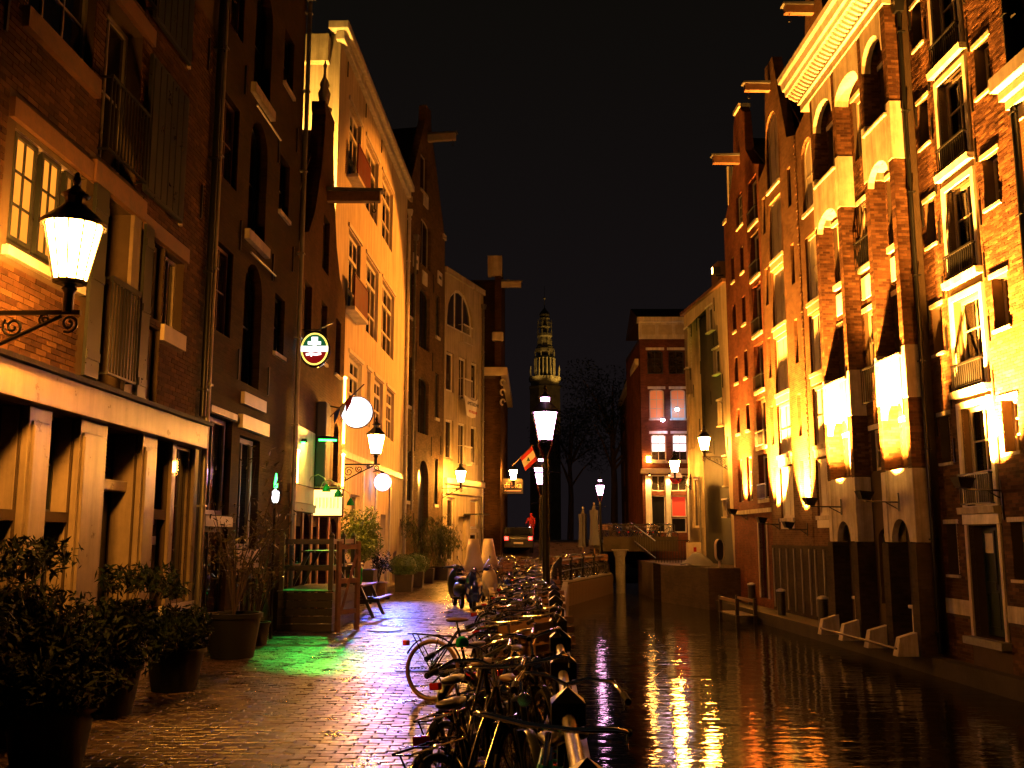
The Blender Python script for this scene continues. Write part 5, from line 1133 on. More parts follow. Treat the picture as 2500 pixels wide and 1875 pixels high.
    cc = MB().add([(-.6, .05, .37), (-.55, .05, .41), (-.1, .05, .41), (.0, .05, .35), (.0, .05, .25), (-.1, .05, .2), (-.55, .05, .28), (-.6, .05, .32)], [tuple(range(8))]); cc2 = MB().prism([(v[0], v[2]) for v in cc.v], .045, .075); cc2.obj('chain_case', fm, e)
    k = MB(); k.tube([(-.1, -.09, .3), (.02, -.09, .17)], .01, 6); k.tube([(-.1, .09, .3), (-.22, .09, .43)], .01, 6); k.tube([(-.1, -.1, .3), (-.1, .1, .3)], .018, 8); k.box(-.02, .07, -.17, -.09, .155, .18); k.box(-.26, -.17, .09, .17, .42, .445); k.obj('crank', 'chrome', e)
    if bell: MB().lathe([(.045, -.03), (.05, 0), (.04, .03), (.015, .045)], .3, .14, 12, 1.11).obj('bell', bell, e, smooth=40)
    if crate:
        c = MB()
        for z in (.76, .86, .96): c.box(.42, .8, -.2, -.19, z, z + .07); c.box(.42, .8, .19, .2, z, z + .07); c.box(.42, .43, -.2, .2, z, z + .07); c.box(.79, .8, -.2, .2, z, z + .07)
        c.box(.42, .8, -.2, .2, .74, .755); c.obj('crate', 'wood', e)
    return e
def put(o, x, y, ang, lean=0, z=0): o.location = (x, y, z); o.rotation_euler = (math.radians(lean), 0, math.radians(ang)); return o
protoA = bike('black_lacquer', 0, 'leather', 'black city bicycle with swept handlebar in the row against the quay railing')
protoB = bike('dark_paint', 1, 'brown_leather', 'dark crossbar bicycle with brown saddle in the row against the quay railing')
protoC = bike('blue_paint', 0, 'brown_leather', 'dark blue bicycle with swept handlebar in the row against the quay railing')
protoD = bike('rust_iron', 1, 'leather', 'rusty brown bicycle with front crate in the row against the quay railing', crate=True)
teal = put(bike('teal_paint', 1, 'leather', 'teal framed bicycle with wide chrome handlebar against the near end of the railing'), .07, 4.6, -95, -6)
green = put(bike('black_lacquer', 0, 'leather', 'black bicycle with a round green bell leaning on the railing', bell='green_plastic'), -.2, 7.1, 72, -7)
rear = put(bike('black_lacquer', 1, 'brown_leather', 'black bicycle with brown tyres whose rear wheel sticks out into the street', cream=True), -.42, 11.5, -22, -4)
crate = put(bike('green_paint', 1, 'leather', 'dark green bicycle with a wooden crate on its front carrier', crate=True), -.1, 9.2, 58, -6)
redtail = put(bike('black_lacquer', 0, 'leather', 'black bicycle with large red tail light parked beside the teal bicycle'), -.16, 6.1, 66, -5)
spots_ = [(5.4, 98, 6)] + [(y, a, l) for y, a, l in ((6.7, -78, 6), (7.9, 68, -6), (8.5, -72, 5), (9.8, 60, -5), (10.6, 70, -6), (12.4, 55, -6), (13.1, -60, 5), (13.9, 50, -5), (14.8, 62, -6), (15.6, -45, 5), (16.5, 52, -6), (17.3, 58, -5), (18.9, 48, -6), (19.8, -50, 4), (20.8, 55, -5), (22., 46, -5), (23.2, -40, 4), (24.4, 52, -6), (26., 42, -5), (27.6, -45, 4), (29.4, 40, -5))]
first = {0: True, 1: True, 2: True, 3: True}
for i, (y, a, l) in enumerate(spots_):
    k = (0, 1, 2, 0, 3, 1, 0, 2, 1, 3)[i % 10]; p = (protoA, protoB, protoC, protoD)[k]
    if first[k]: o = p; first[k] = False
    else: o = dup(p)
    x = quay_x(y) - .32 - .55 * math.cos(math.radians(a)) + rnd.uniform(-.12, .08)
    put(o, x, y + rnd.uniform(-.1, .1), a + rnd.uniform(-8, 8), l, .0)
for i in range(18):
    t = i / 17; y = 41.8 + t * 9.0; x = quay_x(y) - .75 - rnd.uniform(0, .3)
    o = dup((protoA, protoB, protoC, protoD)[(i * 3) % 4 if i % 5 else 3], label='bicycle in the dense row on the far bend of the quay'); put(o, x, y, 25 + rnd.uniform(-35, 25), rnd.uniform(-6, 6), .0)
for i in range(12):
    o = dup((protoA, protoB, protoC, protoD)[(i * 3) % 4 if i % 5 else 3], label='bicycle parked in the middle of the far street near the lamp post'); put(o, rnd.uniform(-.9, 1.4), 33 + i * .9, 40 + rnd.uniform(-60, 60), rnd.uniform(-5, 5))
for i in range(9):
    o = dup((protoA, protoB, protoC, protoD)[(i * 3) % 4 if i % 5 else 3], label='bicycle locked to the bridge parapet near the cafe'); put(o, 5.1 + i * .36, 52.4 + rnd.uniform(0, .3), rnd.uniform(-20, 200), rnd.uniform(-6, 6), 1.5)

# ================================================================== SCOOTERS
def scooter(bodym, label, loc, rz, screen='screen_glass'):
    e = empty('scooter', loc, rz, label, 'scooter')
    s = MB()   # leg shield: cross sections across y, x forward
    prof = [(.42, .22, .13), (.46, .4, .2), (.45, .6, .23), (.40, .8, .21), (.34, .93, .15), (.31, 1.0, .09)]
    vs = []
    for x, z, hw in prof:
        for k in range(9):
            t = -1 + 2 * k / 8; vs.append((x + .07 * (1 - t * t), hw * t, z))
    for x, z, hw in prof:
        for k in range(9):
            t = -1 + 2 * k / 8; vs.append((x - .06 + .03 * (1 - t * t), hw * t * .95, z))
    n = len(prof); F = []
    for off in (0, n * 9):
        for i in range(n - 1):
            for k in range(8): F.append((off + i * 9 + k, off + i * 9 + k + 1, off + (i + 1) * 9 + k + 1, off + (i + 1) * 9 + k))
    for i in range(n - 1):
        for k in (0, 8): F.append((i * 9 + k, (i + 1) * 9 + k, n * 9 + (i + 1) * 9 + k, n * 9 + i * 9 + k))
    for i in (0, n - 1):
        for k in range(8): F.append((i * 9 + k, i * 9 + k + 1, n * 9 + i * 9 + k + 1, n * 9 + i * 9 + k))
    s.add(vs, F); s.obj('leg_shield', bodym, e, smooth=50)
    f = MB().box(-.2, .42, -.15, .15, .22, .28); f.obj('footboard', 'rubber', e, bevel=.02)
    bdy = MB(); rings = [(-.12, .3, .5, .12), (-.2, .28, .66, .17), (-.45, .3, .74, .21), (-.7, .36, .72, .17), (-.86, .46, .64, .06)]
    vs = []
    for x, z0, z1, hw in rings:
        for k in range(10):
            a = 2 * PI * k / 10; vs.append((x, hw * math.cos(a), (z0 + z1) / 2 + (z1 - z0) / 2 * math.sin(a)))
    bdy.add(vs, [(i * 10 + k, i * 10 + (k + 1) % 10, (i + 1) * 10 + (k + 1) % 10, (i + 1) * 10 + k) for i in range(4) for k in range(10)] + [tuple(range(10)), tuple(range(40, 50))]); bdy.obj('rear_body', bodym, e, smooth=60)
    st = MB().prism([(-.78, .72), (-.8, .8), (-.45, .84), (-.1, .8), (-.06, .74), (-.4, .72)], -.13, .13); st.obj('seat', 'leather', e, bevel=.03)
    for x in (-.6, .58):
        w_ = MB().tube([(x + .17 * math.cos(2 * PI * k / 20), 0, .22 + .17 * math.sin(2 * PI * k / 20)) for k in range(20)], .05, 8, closed=True).obj('tyre', 'rubber', e, smooth=60); MB().tube([(x, -.04, .22), (x, .04, .22)], .12, 14).obj('rim', 'chrome', w_)
    fd = MB(); ring_ = [(.58 + .25 * math.cos(a), .22 + .25 * math.sin(a)) for a in [.2 + .26 * k for k in range(10)]]
    fd.add([(x, q, z) for x, z in ring_ for q in (-.08, 0, .08)], [(3 * k + j, 3 * k + j + 1, 3 * k + j + 4, 3 * k + j + 3) for k in range(9) for j in range(2)]); fd.obj('front_mudguard', bodym, e, smooth=60)
    h = MB().tube([(.3, -.36, 1.04), (.33, -.12, 1.06), (.33, .12, 1.06), (.3, .36, 1.04)], .035, 8); h.lathe([(.05, -.1), (.1, 0), (.09, .07), (.03, .1)], .33, 0, 12, 1.03); hb = h.obj('handlebar', bodym, e, smooth=60)
    for q in (-1, 1): MB().tube([(.3, q * .3, 1.05), (.31, q * .4, 1.05)], .022, 8).obj('grip', 'rubber', hb); MB().tube([(.3, q * .25, 1.07), (.27, q * .4, 1.3)], .008, 6).obj('mirror_stem', 'chrome', hb); MB().prism(ell(.07, .05, 14), -.012, .012).obj('mirror', 'chrome', hb).location = (.27, q * .42, 1.34)
    for q in (-1, 1): MB().add([(.5, q * .14, .42), (.5, q * .19, .46), (.5, q * .17, .6), (.5, q * .12, .55)], [(0, 1, 2, 3)]).obj('indicator', 'cloth_white', e)
    hl = MB().lathe([(.03, -.03), (.075, 0), (.07, .03), (.02, .045)], 0, 0, 14).obj('headlight', 'chrome', e, smooth=50); hl.location = (.43, 0, 1.04); hl.rotation_euler = (0, PI / 2, 0)
    ws = MB(); vs = []
    for (x, z, hw) in ((.44, 1.02, .24), (.43, 1.16, .27), (.38, 1.35, .2), (.33, 1.6, .17), (.29, 1.82, .13)):
        for k in range(9):
            t = -1 + 2 * k / 8; vs.append((x - .08 * t * t, hw * t, z))
    ws.add(vs, [(i * 9 + k, i * 9 + k + 1, (i + 1) * 9 + k + 1, (i + 1) * 9 + k) for i in range(4) for k in range(8)]); wo_ = ws.obj('windscreen', screen or 'glass', e, smooth=60); sm = wo_.modifiers.new('thickness', 'SOLIDIFY'); sm.thickness = .005
    rk = MB()
    if screen is None: bpy.data.objects.remove(wo_)
    for z in (.86, .95, 1.04): rk.tube([(-.82, -.18, z), (-.82, .18, z)], .01, 6)
    for q in (-.18, 0, .18): rk.tube([(-.78, q, .78), (-.82, q, .86), (-.82, q, 1.05)], .01, 6)
    rk.obj('rear_rack', 'chrome', e); return e
#
mat('frosted_screen', (.62, .5, .34), .35, var=.1, bump=0)
scooter('blue_paint', 'glossy dark blue scooter with tall windscreen facing up the street', (-1.02, 26.0, 0), math.radians(-84), 'frosted_screen')
scooter('cream_paint', 'cream scooter with tall windscreen parked behind the blue scooter', (-.72, 28.6, 0), math.radians(-78), 'frosted_screen')
scooter('green_paint', 'dark green scooter without windscreen, rear rack towards the bar terrace', (-1.45, 27.0, 0), math.radians(102), None)

# ================================================================== PLANTS
def pot_round(e, r, h, m='terracotta'):
    MB().lathe([(r * .78, 0), (r, h * .9), (r * 1.08, h * .9), (r * 1.08, h), (r * .92, h), (r * .9, h * .93), (.02, h * .93)], 0, 0, 20).obj('pot', m, e, smooth=40)
    MB().lathe([(.01, h * .9), (r * .9, h * .935)], 0, 0, 12).obj('soil', 'soil', e)
def pot_square(e, w_, h, m='granite'):
    q = w_ / 2; MB().ring([(-q, -q), (q, -q), (q, q), (-q, q)], [(-q + .03, -q + .03), (q - .03, -q + .03), (q - .03, q - .03), (-q + .03, q - .03)], 0, .01)
    mb = MB().add([(-q * .88, -q * .88, 0), (q * .88, -q * .88, 0), (q * .88, q * .88, 0), (-q * .88, q * .88, 0), (-q, -q, h), (q, -q, h), (q, q, h), (-q, q, h), (-q * .85, -q * .85, h), (q * .85, -q * .85, h), (q * .85, q * .85, h), (-q * .85, q * .85, h), (-q * .85, -q * .85, h - .05), (q * .85, -q * .85, h - .05), (q * .85, q * .85, h - .05), (-q * .85, q * .85, h - .05)],
                  [(0, 1, 5, 4), (1, 2, 6, 5), (2, 3, 7, 6), (3, 0, 4, 7), (3, 2, 1, 0), (4, 5, 9, 8), (5, 6, 10, 9), (6, 7, 11, 10), (7, 4, 8, 11), (8, 9, 13, 12), (9, 10, 14, 13), (10, 11, 15, 14), (11, 8, 12, 15), (12, 13, 14, 15)]); mb.obj('planter', m, e, bevel=.01)
def shrub(loc, label, r, h0, h1, n, m, potf, size=.05, stems=7, spike=0, group=None, flat=.55):
    e = empty('potted_shrub', loc, 0, label, 'potted plant', group); potf(e)
    st = MB(); tips = []
    for k in range(stems):
        a = k * 2.4 + rnd.uniform(-.3, .3); R_ = r * rnd.uniform(.25, .9); z = rnd.uniform(h0 + (h1 - h0) * .35, h1)
        t = Vector((math.cos(a) * R_, math.sin(a) * R_, z)); mid = Vector((t.x * .35, t.y * .35, h0 + (z - h0) * .5)); st.tube([(0, 0, h0 - .1), tuple(mid), tuple(t)], [.018, .013, .004], 5); tips += [t, (mid + t) / 2]
    for k in range(spike):
        a = rnd.uniform(0, 6.28); R_ = r * rnd.uniform(.1, .9); p = [(math.cos(a) * R_ * q, math.sin(a) * R_ * q, h1 * .6 + (h1 * .85) * (q - .3)) for q in (.3, .7, 1.1)]; st.tube(p, [.008, .006, .003], 4); tips += [Vector(x) for x in p[1:]]
    st.obj('stems', 'bark', e)
    lv = MB()
    cl = tips + [in_ball((0, 0, (h0 + h1) / 2), (r * .6, r * .6, (h1 - h0) * .3)) for _ in range(stems)]
    for c in cl: leaves(lv, n // len(cl), lambda: in_ball(c, (r * .33, r * .33, (h1 - h0) * .2)), size, flat)
    lv.obj('foliage', m, e); return e
GP = 'dark shrubs in pots before the shop front'
for k, (x, y, r, h, lab) in enumerate(((-4.4, 7.9, .62, 1.3, 'tall dark shrub in pot in front of the first shop window'), (-4.35, 9.3, .6, 1.3, 'wispy dark shrub with upright shoots in front of the cream pier'), (-4.3, 10.8, .6, 1.1, 'bushy dark shrub in pot next to the shop door'), (-4.15, 12.5, .58, .95, 'low broad dark shrub before the shop glass'), (-3.75, 8.3, .55, .85, 'low dark shrub standing furthest out from the shop front'))):
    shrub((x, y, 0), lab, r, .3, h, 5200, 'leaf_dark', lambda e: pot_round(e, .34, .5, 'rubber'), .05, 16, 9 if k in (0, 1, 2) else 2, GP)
shrub((-4.38, 15.85, 0), 'thin branching tree in a big black tub before the dark warehouse', .85, .75, 2.35, 520, 'leaf_dry', lambda e: pot_round(e, .42, .68, 'rubber'), .05, 12, 3)
shrub((-4.45, 17.6, 0), 'sparse leafy shrub in tub beside the bar terrace', .6, .5, 2.1, 420, 'leaf_dry', lambda e: pot_round(e, .22, .4, 'rubber'), .05, 9, 2)
shrub((-4.3, 28.6, 0), 'bright yellow-green bush in a planter under the corner lantern', .72, 1.0, 2.5, 7000, 'leaf_green', lambda e: pot_square(e, .8, .95, 'dark_wood'), .06, 12)
shrub((-3.95, 29.6, 0), 'low dark bush in planter beside the bright yellow-green bush', .45, .6, 1.35, 900, 'leaf_dark', lambda e: pot_square(e, .5, .55, 'wood'), .045, 8)
for x, y, lab in ((-3.74, 34.7, 'clipped box ball in square planter furthest out in the street'), (-3.62, 37.6, 'clipped box ball in square planter next to the bamboo')):
    e = empty('box_ball', (x, y, 0), 0, lab, 'potted plant', 'clipped box balls in planters'); pot_square(e, .62, .6, 'dark_wood'); lv = MB()
    def ballp():
        v = Vector((rnd.gauss(0, 1), rnd.gauss(0, 1), rnd.gauss(0, 1))).normalized() * (.5 * rnd.uniform(.86, 1.03)); return (v.x * 1.05, v.y * 1.05, .88 + v.z * .8)
    leaves(lv, 2600, ballp, .032, .7); lv.lathe([(.05, -.38), (.3, -.3), (.44, 0), (.32, .28), (.05, .37)], 0, 0, 12, .88); lv.obj('foliage', 'leaf_box', e)
def bamboo(loc, label, r, h):
    e = empty('bamboo_planter', loc, 0, label, 'potted plant'); pot_square(e, .8, .6, 'dark_wood'); st = MB(); lv = MB()
    for k in range(26):
        a = rnd.uniform(0, 6.28); R_ = r * math.sqrt(rnd.random()); H_ = h * rnd.uniform(.65, 1.0); top = Vector((math.cos(a) * R_, math.sin(a) * R_, H_)); p = [Vector((math.cos(a) * .2, math.sin(a) * .2, .5)), Vector((math.cos(a) * R_ * .5, math.sin(a) * R_ * .5, H_ * .75)), top, top + Vector((math.cos(a) * .3, math.sin(a) * .3, -.35))]
        st.tube([tuple(q) for q in p], [.012, .01, .006, .003], 4)
        for _ in range(75):
            t = rnd.uniform(.25, 3); i = min(2, int(t)); c = p[i].lerp(p[i + 1], t - i) + Vector((rnd.gauss(0, .1), rnd.gauss(0, .1), rnd.gauss(0, .06))); d = Vector((rnd.gauss(0, .5), rnd.gauss(0, .5), -1)).normalized(); s_ = d.cross(Vector((rnd.gauss(0, 1), rnd.gauss(0, 1), .2))).normalized(); l = rnd.uniform(.12, .24)
            lv.add([c, c + d * l * .4 + s_ * .014, c + d * l, c + d * l * .4 - s_ * .014], [(0, 1, 2, 3)])
    st.obj('canes', 'leaf_dry', e); lv.obj('foliage', 'leaf_bamboo', e)
bamboo((-3.6, 41.2, 0), 'drooping bamboo in a trough under the warehouse arch', 1.15, 2.9); bamboo((-3.2, 44.2, 0), 'second drooping bamboo in a trough beside the ochre house', .9, 2.5)

# ================================================================== BAR TERRACE
e = empty('bar_terrace', (-4.64, 19.9, 0), 0, 'dark raised timber terrace with rails in front of the bar', 'terrace')
bd = MB().box(0, 1.08, 0, .03, 0, .14).mesh('board', 'dark_wood')
for i in range(5): link('board', bd, e, (0, 0, .02 + i * .152))
sb = MB().box(0, .03, 0, 2.8, 0, .14).mesh('board', 'dark_wood')
for i in range(5): link('board', sb, e, (1.05, .04, .02 + i * .152))
db = MB().box(0, 1.12, 0, .135, 0, .03).mesh('deck_plank', 'dark_wood')
for i in range(20): link('deck_plank', db, e, (-.02, -.02 + i * .143, .785))
for x, y in ((.05, .05), (1.03, .05), (1.03, 1.4), (1.03, 2.75)): MB().box(x - .045, x + .045, y - .045, y + .045, .816, 1.85).lathe([(.05, 0), (.06, .04), (.02, .1)], x, y, 8, 1.85).obj('post', 'dark_wood', e)
for z in (1.72, 1.2): MB().box(.1, .98, .03, .07, z, z + .1).obj('rail', 'dark_wood', e); MB().box(1.01, 1.05, .1, 2.7, z, z + .1).obj('rail', 'wood', e)
e = empty('wooden_gate', (-3.42, 19.75, 0), math.radians(62), 'light brown wooden gate with diagonal brace leaning at the terrace corner', 'gate')
for x in (0, .62): MB().box(x - .05, x + .05, -.03, .03, .02, 1.78).obj('gate_post', 'wood', e)
for z in (.35, .95, 1.62): MB().box(.05, .57, -.02, .02, z, z + .1).obj('gate_rail', 'wood', e)
MB().add([(.05, -.028, .45), (.12, -.028, .42), (.57, -.028, 1.5), (.5, -.028, 1.56), (.05, -.022, .45), (.12, -.022, .42), (.57, -.022, 1.5), (.5, -.022, 1.56)], [(0, 1, 2, 3), (4, 5, 6, 7), (0, 1, 5, 4), (2, 3, 7, 6), (1, 2, 6, 5), (0, 3, 7, 4)]).obj('brace', 'wood', e)
def picnic(loc, rz, label):
    e = empty('picnic_table', loc, rz, label, 'table', 'picnic tables of the bar')
    for i in range(5): MB().box(-.75, .75, -.36 + i * .146, -.23 + i * .146, .72, .76).obj('table_plank', 'wood', e)
    for y in (-.75, .6): MB().box(-.75, .75, y, y + .15, .43, .47).obj('bench_plank', 'wood', e)
    for x in (-.55, .55):
        MB().box(x - .03, x + .03, -.72, .72, .36, .43).obj('cross_bar', 'dark_wood', e)
        for s in (-1, 1): MB().add([(x - .03, s * .62, 0), (x + .03, s * .62, 0), (x + .03, s * .54, 0), (x - .03, s * .54, 0), (x - .03, s * .28, .72), (x + .03, s * .28, .72), (x + .03, s * .2, .72), (x - .03, s * .2, .72)], [(0, 1, 5, 4), (1, 2, 6, 5), (2, 3, 7, 6), (3, 0, 4, 7), (3, 2, 1, 0), (4, 5, 6, 7)]).obj('leg', 'dark_wood', e)
picnic((-3.75, 24.0, 0), math.radians(85), 'brown picnic table behind the bar terrace'); picnic((-4.05, 21.6, .82), math.radians(90), 'brown picnic table standing on the bar terrace')
e = empty('beer_keg', (-3.7, 23.6, .765), 0, 'green metal keg on the picnic table', 'keg'); MB().lathe([(.15, 0), (.16, .02), (.17, .1), (.18, .14), (.17, .18), (.17, .3), (.18, .34), (.16, .42), (.12, .45)], 0, 0, 18).obj('barrel', 'green_plastic', e, smooth=40); MB().ring(ell(.13, .0001, 4), ell(.12, .0001, 4), 0, .01); MB().tube([(.12 * math.cos(2 * PI * k / 16), .12 * math.sin(2 * PI * k / 16), .48) for k in range(16)], .015, 6, closed=True).obj('rim', 'chrome', e)
# candle lamp on post
e = empty('patio_torch', tuple(at_z(675, 1330, 0) * 0 + Vector((-4.45, 18.6, 0))), 0, 'thin patio torch with small glowing head beside the bar terrace', 'torch'); MB().tube([(0, 0, 0), (0, 0, 2.5)], .03, 8).obj('pole', 'iron', e); MB().lathe([(.03, 2.5), (.06, 2.56), (.06, 2.7), (.02, 2.75)], 0, 0, 10).obj('lamp', 'bulb_white', e); MB().lathe([(.035, 2.78), (.035, 2.88), (.01, 3.05)], 0, 0, 8).obj('flame_tip', 'neon_green', e)
# drain grate and puddle covers
e = empty('drain_grate', (-1.62, 14.1, .012), 0, 'iron slotted drain grate set in the brick street', 'drain')
MB().box(0, .75, 0, .02, 0, .012).box(0, .75, .3, .32, 0, .012).obj('frame', 'iron', e)
for i in range(15): MB().box(.01 + i * .05, .035 + i * .05, .021, .299, 0, .011).obj('bar', 'iron', e)
e = empty('manhole_cover', (-2.55, 20.3, .01), 0, 'round iron manhole cover in the wet street', 'manhole cover'); MB().lathe([(.3, 0), (.3, .012), (.28, .014), (.01, .014)], 0, 0, 24).obj('lid', 'iron', e); MB().lathe([(.36, 0), (.36, .008), (.305, .01)], 0, 0, 24).obj('ring', 'rust_iron', e)

# ================================================================== FAR STREET THINGS
def parasol(x, y, z, h, label, m):
    e = empty('closed_parasol', (x, y, z), 0, label, 'parasol', 'closed parasols by the bridge')
    MB().tube([(0, 0, 0), (0, 0, h)], .035, 8).obj('pole', 'wood', e); c = MB(); vs = []
    for z_, r in ((h * .42, .24), (h * .55, .2), (h * .78, .17), (h * .92, .2), (h * .9, .12), (h, .04)):
        for k in range(16): a = 2 * PI * k / 16; q = r * (1 + .18 * (k % 2)); vs.append((q * math.cos(a), q * math.sin(a), z_))
    c.add(vs, [(i * 16 + k, i * 16 + (k + 1) % 16, (i + 1) * 16 + (k + 1) % 16, (i + 1) * 16 + k) for i in range(5) for k in range(16)]); c.obj('canopy', m, e); MB().lathe([(.03, 0), (.06, .04), (.03, .1)], 0, 0, 8, h).obj('finial', 'cloth_white', e); MB().box(-.3, .3, -.3, .3, 0, .08).obj('base', 'granite', e)
parasol(4.12, 49.8, .0, 3.5, 'pale closed parasol beside the bridge lamp post', 'dark_canvas'); parasol(3.6, 50.3, .0, 3.3, 'darker closed parasol left of the pale one', 'dark_canvas')
# dabka sign and flag
e = empty('hanging_sign', tuple(at_depth(1252, 1187, 53.6)), 0, 'dark hanging sign with the word dabka in orange letters', 'sign'); MB().box(-.56, .56, -.04, .04, -.4, .36).obj('board', 'dark_wood', e); emit('sign_letters', (1., .4, .12), .55, (.6, .3, .1))
text_obj('dabka', 'lettering', 'sign_letters', e, (0, -.046, .04), (PI / 2, 0, 0), .42); MB().box(-.45, .45, -.046, -.041, -.27, -.22).obj('underline_text', 'sign_letters', e); MB().box(-.7, .5, -.02, .02, .37, .41).obj('hanger', 'iron', e)
A_ = at_depth(1250, 1137, 53.0); B_ = at_depth(1301, 1087, 51.5)
e = empty('striped_flag', tuple(A_), 0, 'red and white flag with dark emblem on a slanting pole', 'flag'); D_ = B_ - A_; MB().tube([(0, 0, 0), tuple(D_)], .025, 8).obj('pole', 'wood', e)
dn = Vector((.55, 0, -.85))
for k, (t0, t1, m_) in enumerate(((.35, .0, 'cloth_red'), )): pass
P_ = lambda t, s: D_ * (.4 + .55 * t) + Vector((.28, .1 * math.sin(3 * s), -.72)) * s
for s0, s1, m_, nm in ((0, .27, 'cloth_red', 'upper_stripe'), (.27, .73, 'cloth_white', 'middle_stripe'), (.73, 1., 'cloth_red', 'lower_stripe')):
    mb = MB(); n = 4; mb.add([tuple(P_(t, s0 + (s1 - s0) * i / n)) for i in range(n + 1) for t in (0, 1)], [(2 * i, 2 * i + 1, 2 * i + 3, 2 * i + 2) for i in range(n)]); o = mb.obj(nm, m_, e); sm = o.modifiers.new('thickness', 'SOLIDIFY'); sm.thickness = .01
em = MB(); c = P_(.5, .5) + Vector((0, -.03, 0)); em.add([tuple(c + Vector((-.12, 0, -.12))), tuple(c + Vector((.12, 0, -.12))), tuple(c + Vector((0, 0, .18)))], [(0, 1, 2)]); em.obj('emblem', 'cloth_green', e)
# round beer sign on the cafe
e = empty('round_beer_sign', tuple(at_depth(1650, 1166, 57.2)), 0, 'round cafe sign, white upper half lettered AMSTEL over red', 'sign'); emit('sign_cream', (1., .55, .22), .6, (.7, .5, .3))
MB().prism(ell(.36, .36, 16, 0, PI), -.06, .06).obj('upper_half', 'sign_cream', e); MB().prism(ell(.36, .36, 16, PI, 2 * PI), -.06, .06).obj('lower_half', 'sign_red', e); text_obj('AMSTEL', 'lettering', 'cloth_red', e, (0, -.066, .13), (PI / 2, 0, 0), .14); MB().box(.3, .9, -.02, .02, .0, .04).obj('arm', 'iron', e)
# parked car with red lights at the street end
e = empty('parked_car', (.35, 56.6, 1.0), PI / 2, 'dark parked car at the street end with red tail lights glowing', 'car')
bdy = MB().prism([(-1.9, .3), (1.8, .3), (1.85, .6), (1.5, .78), (.8, .86), (.3, 1.35), (-1.2, 1.42), (-1.8, .95), (-1.95, .8)], -.8, .8); bdy.obj('body', 'dark_paint', e, bevel=.05)
MB().add([(-1.23, -.62, 1.36), (-1.23, .62, 1.36), (-1.79, .66, .98), (-1.79, -.66, .98)], [(0, 1, 2, 3)]).obj('rear_window', 'glass_dark', e).location = (-.02, 0, .03)
for y_ in (-.66, .66): MB().box(-2.0, -1.93, y_ - .1, y_ + .1, .72, .9).obj('tail_light', 'tail_red', e)
for x in (-1.2, 1.2):
    for y_ in (-.74, .74): w_ = MB().tube([(x, y_ - .1, .3), (x, y_ + .1, .3)], .3, 16).obj('wheel', 'rubber', e)
MB().box(-1.99, -1.95, -.26, .26, .5, .61).obj('number_plate', 'cream_paint', e)
# cyclist riding out of the side street
e = empty('cyclist_bicycle', (1.15, 60.5, 1.57), 0, 'bicycle with bright front light ridden out of the dark street', 'bicycle'); tmp = dup(protoA, label=None)
for ch in list(tmp.children): ch.parent = e
bpy.data.objects.remove(tmp); e.rotation_euler = (0, 0, math.radians(-100)); MB().lathe([(.03, 0), (.06, .02), (.02, .05)], .46, 0, 8, .86).obj('front_light', 'bulb_white', e)
me = bpy.data.meshes.new('person')
J = [(-.25, 0, .98), (-.2, 0, 1.2), (-.1, 0, 1.45), (-.06, 0, 1.56), (-.02, 0, 1.68), (-.02, 0, 1.78), (-.08, .19, 1.42), (.08, .25, 1.2), (.25, .27, 1.1), (-.08, -.19, 1.42), (.08, -.25, 1.2), (.25, -.27, 1.1), (-.22, .1, .94), (.12, .11, .75), (-.12, .12, .42), (-.02, .13, .38), (-.22, -.1, .94), (.1, -.11, .62), (-.02, -.12, .22), (.1, -.13, .18)]
Ed = [(0, 1), (1, 2), (2, 3), (3, 4), (4, 5), (2, 6), (6, 7), (7, 8), (2, 9), (9, 10), (10, 11), (0, 12), (12, 13), (13, 14), (14, 15), (0, 16), (16, 17), (17, 18), (18, 19)]
me.from_pydata(J, Ed, []); o = bpy.data.objects.new('person', me); COL.objects.link(o); sk = o.modifiers.new('skin', 'SKIN'); Rr = [.15, .14, .15, .06, .1, .07, .075, .055, .04, .075, .055, .04, .1, .075, .055, .04, .1, .075, .055, .04]
for v, r_ in zip(me.skin_vertices[0].data, Rr): v.radius = (r_, r_)
me.skin_vertices[0].data[0].use_root = True; o.modifiers.new('sub', 'SUBSURF').levels = 2; o.modifiers['sub'].render_levels = 2; me.materials.append(MATS['cloth_red']); tag(o, 'cyclist in a red top riding out of the dark street end', 'person'); o.location = e.location; o.rotation_euler = e.rotation_euler
# bridge end: column, black railings, cabinets, oval vent
e = empty('bridge_column', (5.55, 51.2, WATER - .4), 0, 'round stone column under the bridge edge', 'column'); MB().lathe([(.3, 0), (.27, .3), (.25, .5), (.25, 2.2), (.3, 2.3), (.34, 2.45), (.34, 2.55)], 0, 0, 20).obj('shaft', 'granite', e, smooth=40); MB().box(-.4, .4, -.4, .4, 2.55, 2.6).obj('capital', 'granite', e)
def fence(p0, p1, h, label, m='iron', n=12):
    d = Vector(p1) - Vector(p0); e = empty('iron_fence', p0, math.atan2(d.y, d.x), label, 'fence'); L = math.hypot(d.x, d.y); s = d.z / L
    for z in (.15, h): MB().add([(0, -.02, z), (L, -.02, z + d.z), (L, .02, z + d.z), (0, .02, z), (0, -.02, z + .04), (L, -.02, z + d.z + .04), (L, .02, z + d.z + .04), (0, .02, z + .04)], [(0, 1, 5, 4), (1, 2, 6, 5), (2, 3, 7, 6), (3, 0, 4, 7), (3, 2, 1, 0), (4, 5, 6, 7)]).obj('rail', m, e)
    bm_ = MB().box(-.012, .012, -.012, .012, 0, h).mesh('bar', m)
    for i in range(n + 1): link('bar', bm_, e, (L * i / n, 0, d.z * i / n))
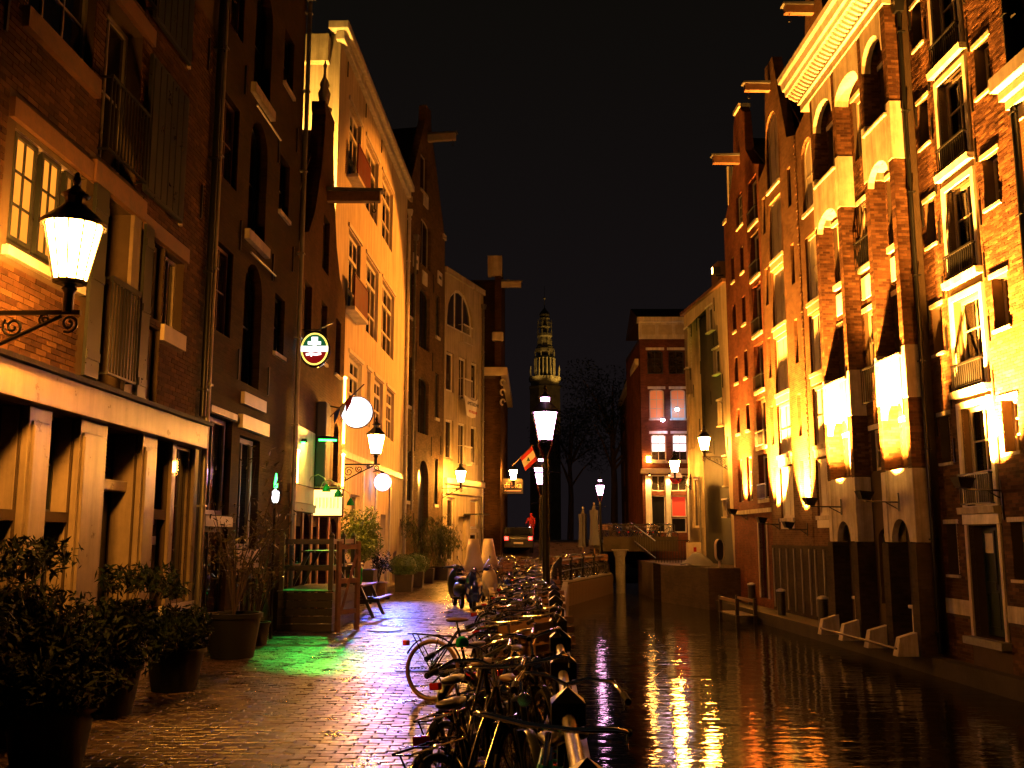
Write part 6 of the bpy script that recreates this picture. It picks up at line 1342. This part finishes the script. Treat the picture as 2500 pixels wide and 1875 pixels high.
fence((6.7, 46.5, .7), (8.3, 46.6, .7), 1.0, 'black iron fence on the terrace below the cafe'); fence((6.35, 51.6, 1.5), (6.75, 46.8, .72), .95, 'dark stair rail sloping down from the bridge to the terrace', 'iron', 9); fence((4.85, 51.9, 1.5), (8.5, 51.9, 1.5), 1.0, 'black railing along the bridge parapet', 'iron', 20)
e = empty('electric_cabinet', (7.95, 43.6, .69), 0, 'pale metal utility cabinet on the terrace', 'cabinet'); MB().box(-.3, .3, -.2, .2, 0, .95).obj('body', 'cream_paint', e, bevel=.015); MB().box(-.26, .26, -.212, -.201, .08, .9).obj('door', 'cream_paint', e); MB().box(-.05, .08, -.216, -.213, .55, .75).obj('warning_sticker', 'red_plastic', e)
e = empty('covered_boat_trailer', (7.75, 41.6, .69), math.radians(-80), 'grey tarpaulin heap beside the utility cabinet', 'tarpaulin'); tp = MB(); vs = []
for i in range(9):
    for j in range(7): x = -1 + i * .25; y_ = -.45 + j * .15; vs.append((x, y_, .02 + max(0, .55 * (1 - (x / 1.0) ** 2) * (1 - (y_ / .48) ** 2)) + .06 * noise.noise((x * 4, y_ * 4, 1))))
tp.add(vs, [(i * 7 + j, i * 7 + j + 1, (i + 1) * 7 + j + 1, (i + 1) * 7 + j) for i in range(8) for j in range(6)]); tp.obj('sheet', 'dark_canvas', e, smooth=60)
e = empty('oval_vent', tuple(R4.w(6.0, -.5, 1.35)), R4.e.rotation_euler.z - .9, 'black oval panel with cream rim at the foot of the pale wall', 'vent')
cap_ = lambda r, h, n=12: [(r * math.cos(PI * k / n), h + r * math.sin(PI * k / n)) for k in range(n + 1)] + [(r * math.cos(PI + PI * k / n), -h + r * math.sin(PI + PI * k / n)) for k in range(n + 1)]
MB().prism(cap_(.24, .17), -.03, .03).obj('panel', 'dark_paint', e); MB().ring(cap_(.275, .17), cap_(.245, .17), -.05, .05).obj('rim', 'cream_paint', e); MB().box(-.05, .05, -.03, .03, -.68, -.42).obj('foot', 'cream_paint', e)
GM = 'mooring posts along the right bank'
for px, py, y, lab in ((1834, 1425, 37.5, 'white topped mooring post beside the landing stage steps'), (1906, 1440, 32.5, 'white topped mooring post below the gabled warehouse'), (2008, 1458, 27.8, 'thick white topped mooring post below the balcony house')):
    p = at_depth(px, py, y); e = empty('mooring_post', (p.x, p.y, WATER - .5), 0, lab, 'mooring post', GM); h = p.z - WATER + .5; MB().lathe([(.14, 0), (.13, h - .1), (.15, h - .09), (.15, h - .05)], 0, 0, 14).obj('post', 'dark_wood', e, smooth=40); MB().lathe([(.15, h - .05), (.15, h), (.05, h + .04)], 0, 0, 14).obj('cap', 'white_paint', e)
e = empty('landing_stage', (7.75, 33.2, WATER - .2), math.radians(93), 'dark timber landing stage with bench rails at the waterside', 'landing stage')
for i in range(9): MB().box(i * .26, i * .26 + .23, -.35, .35, .42, .46).obj('plank', 'dark_wood', e)
for x in (.1, 2.2):
    for y_ in (-.3, .3): MB().box(x - .05, x + .05, y_ - .05, y_ + .05, 0, 1.0).obj('pile', 'dark_wood', e)
MB().box(.05, 2.25, -.34, -.28, .86, .96).obj('rail', 'wood', e); MB().box(.05, 2.25, .28, .34, .86, .96).obj('rail', 'wood', e)
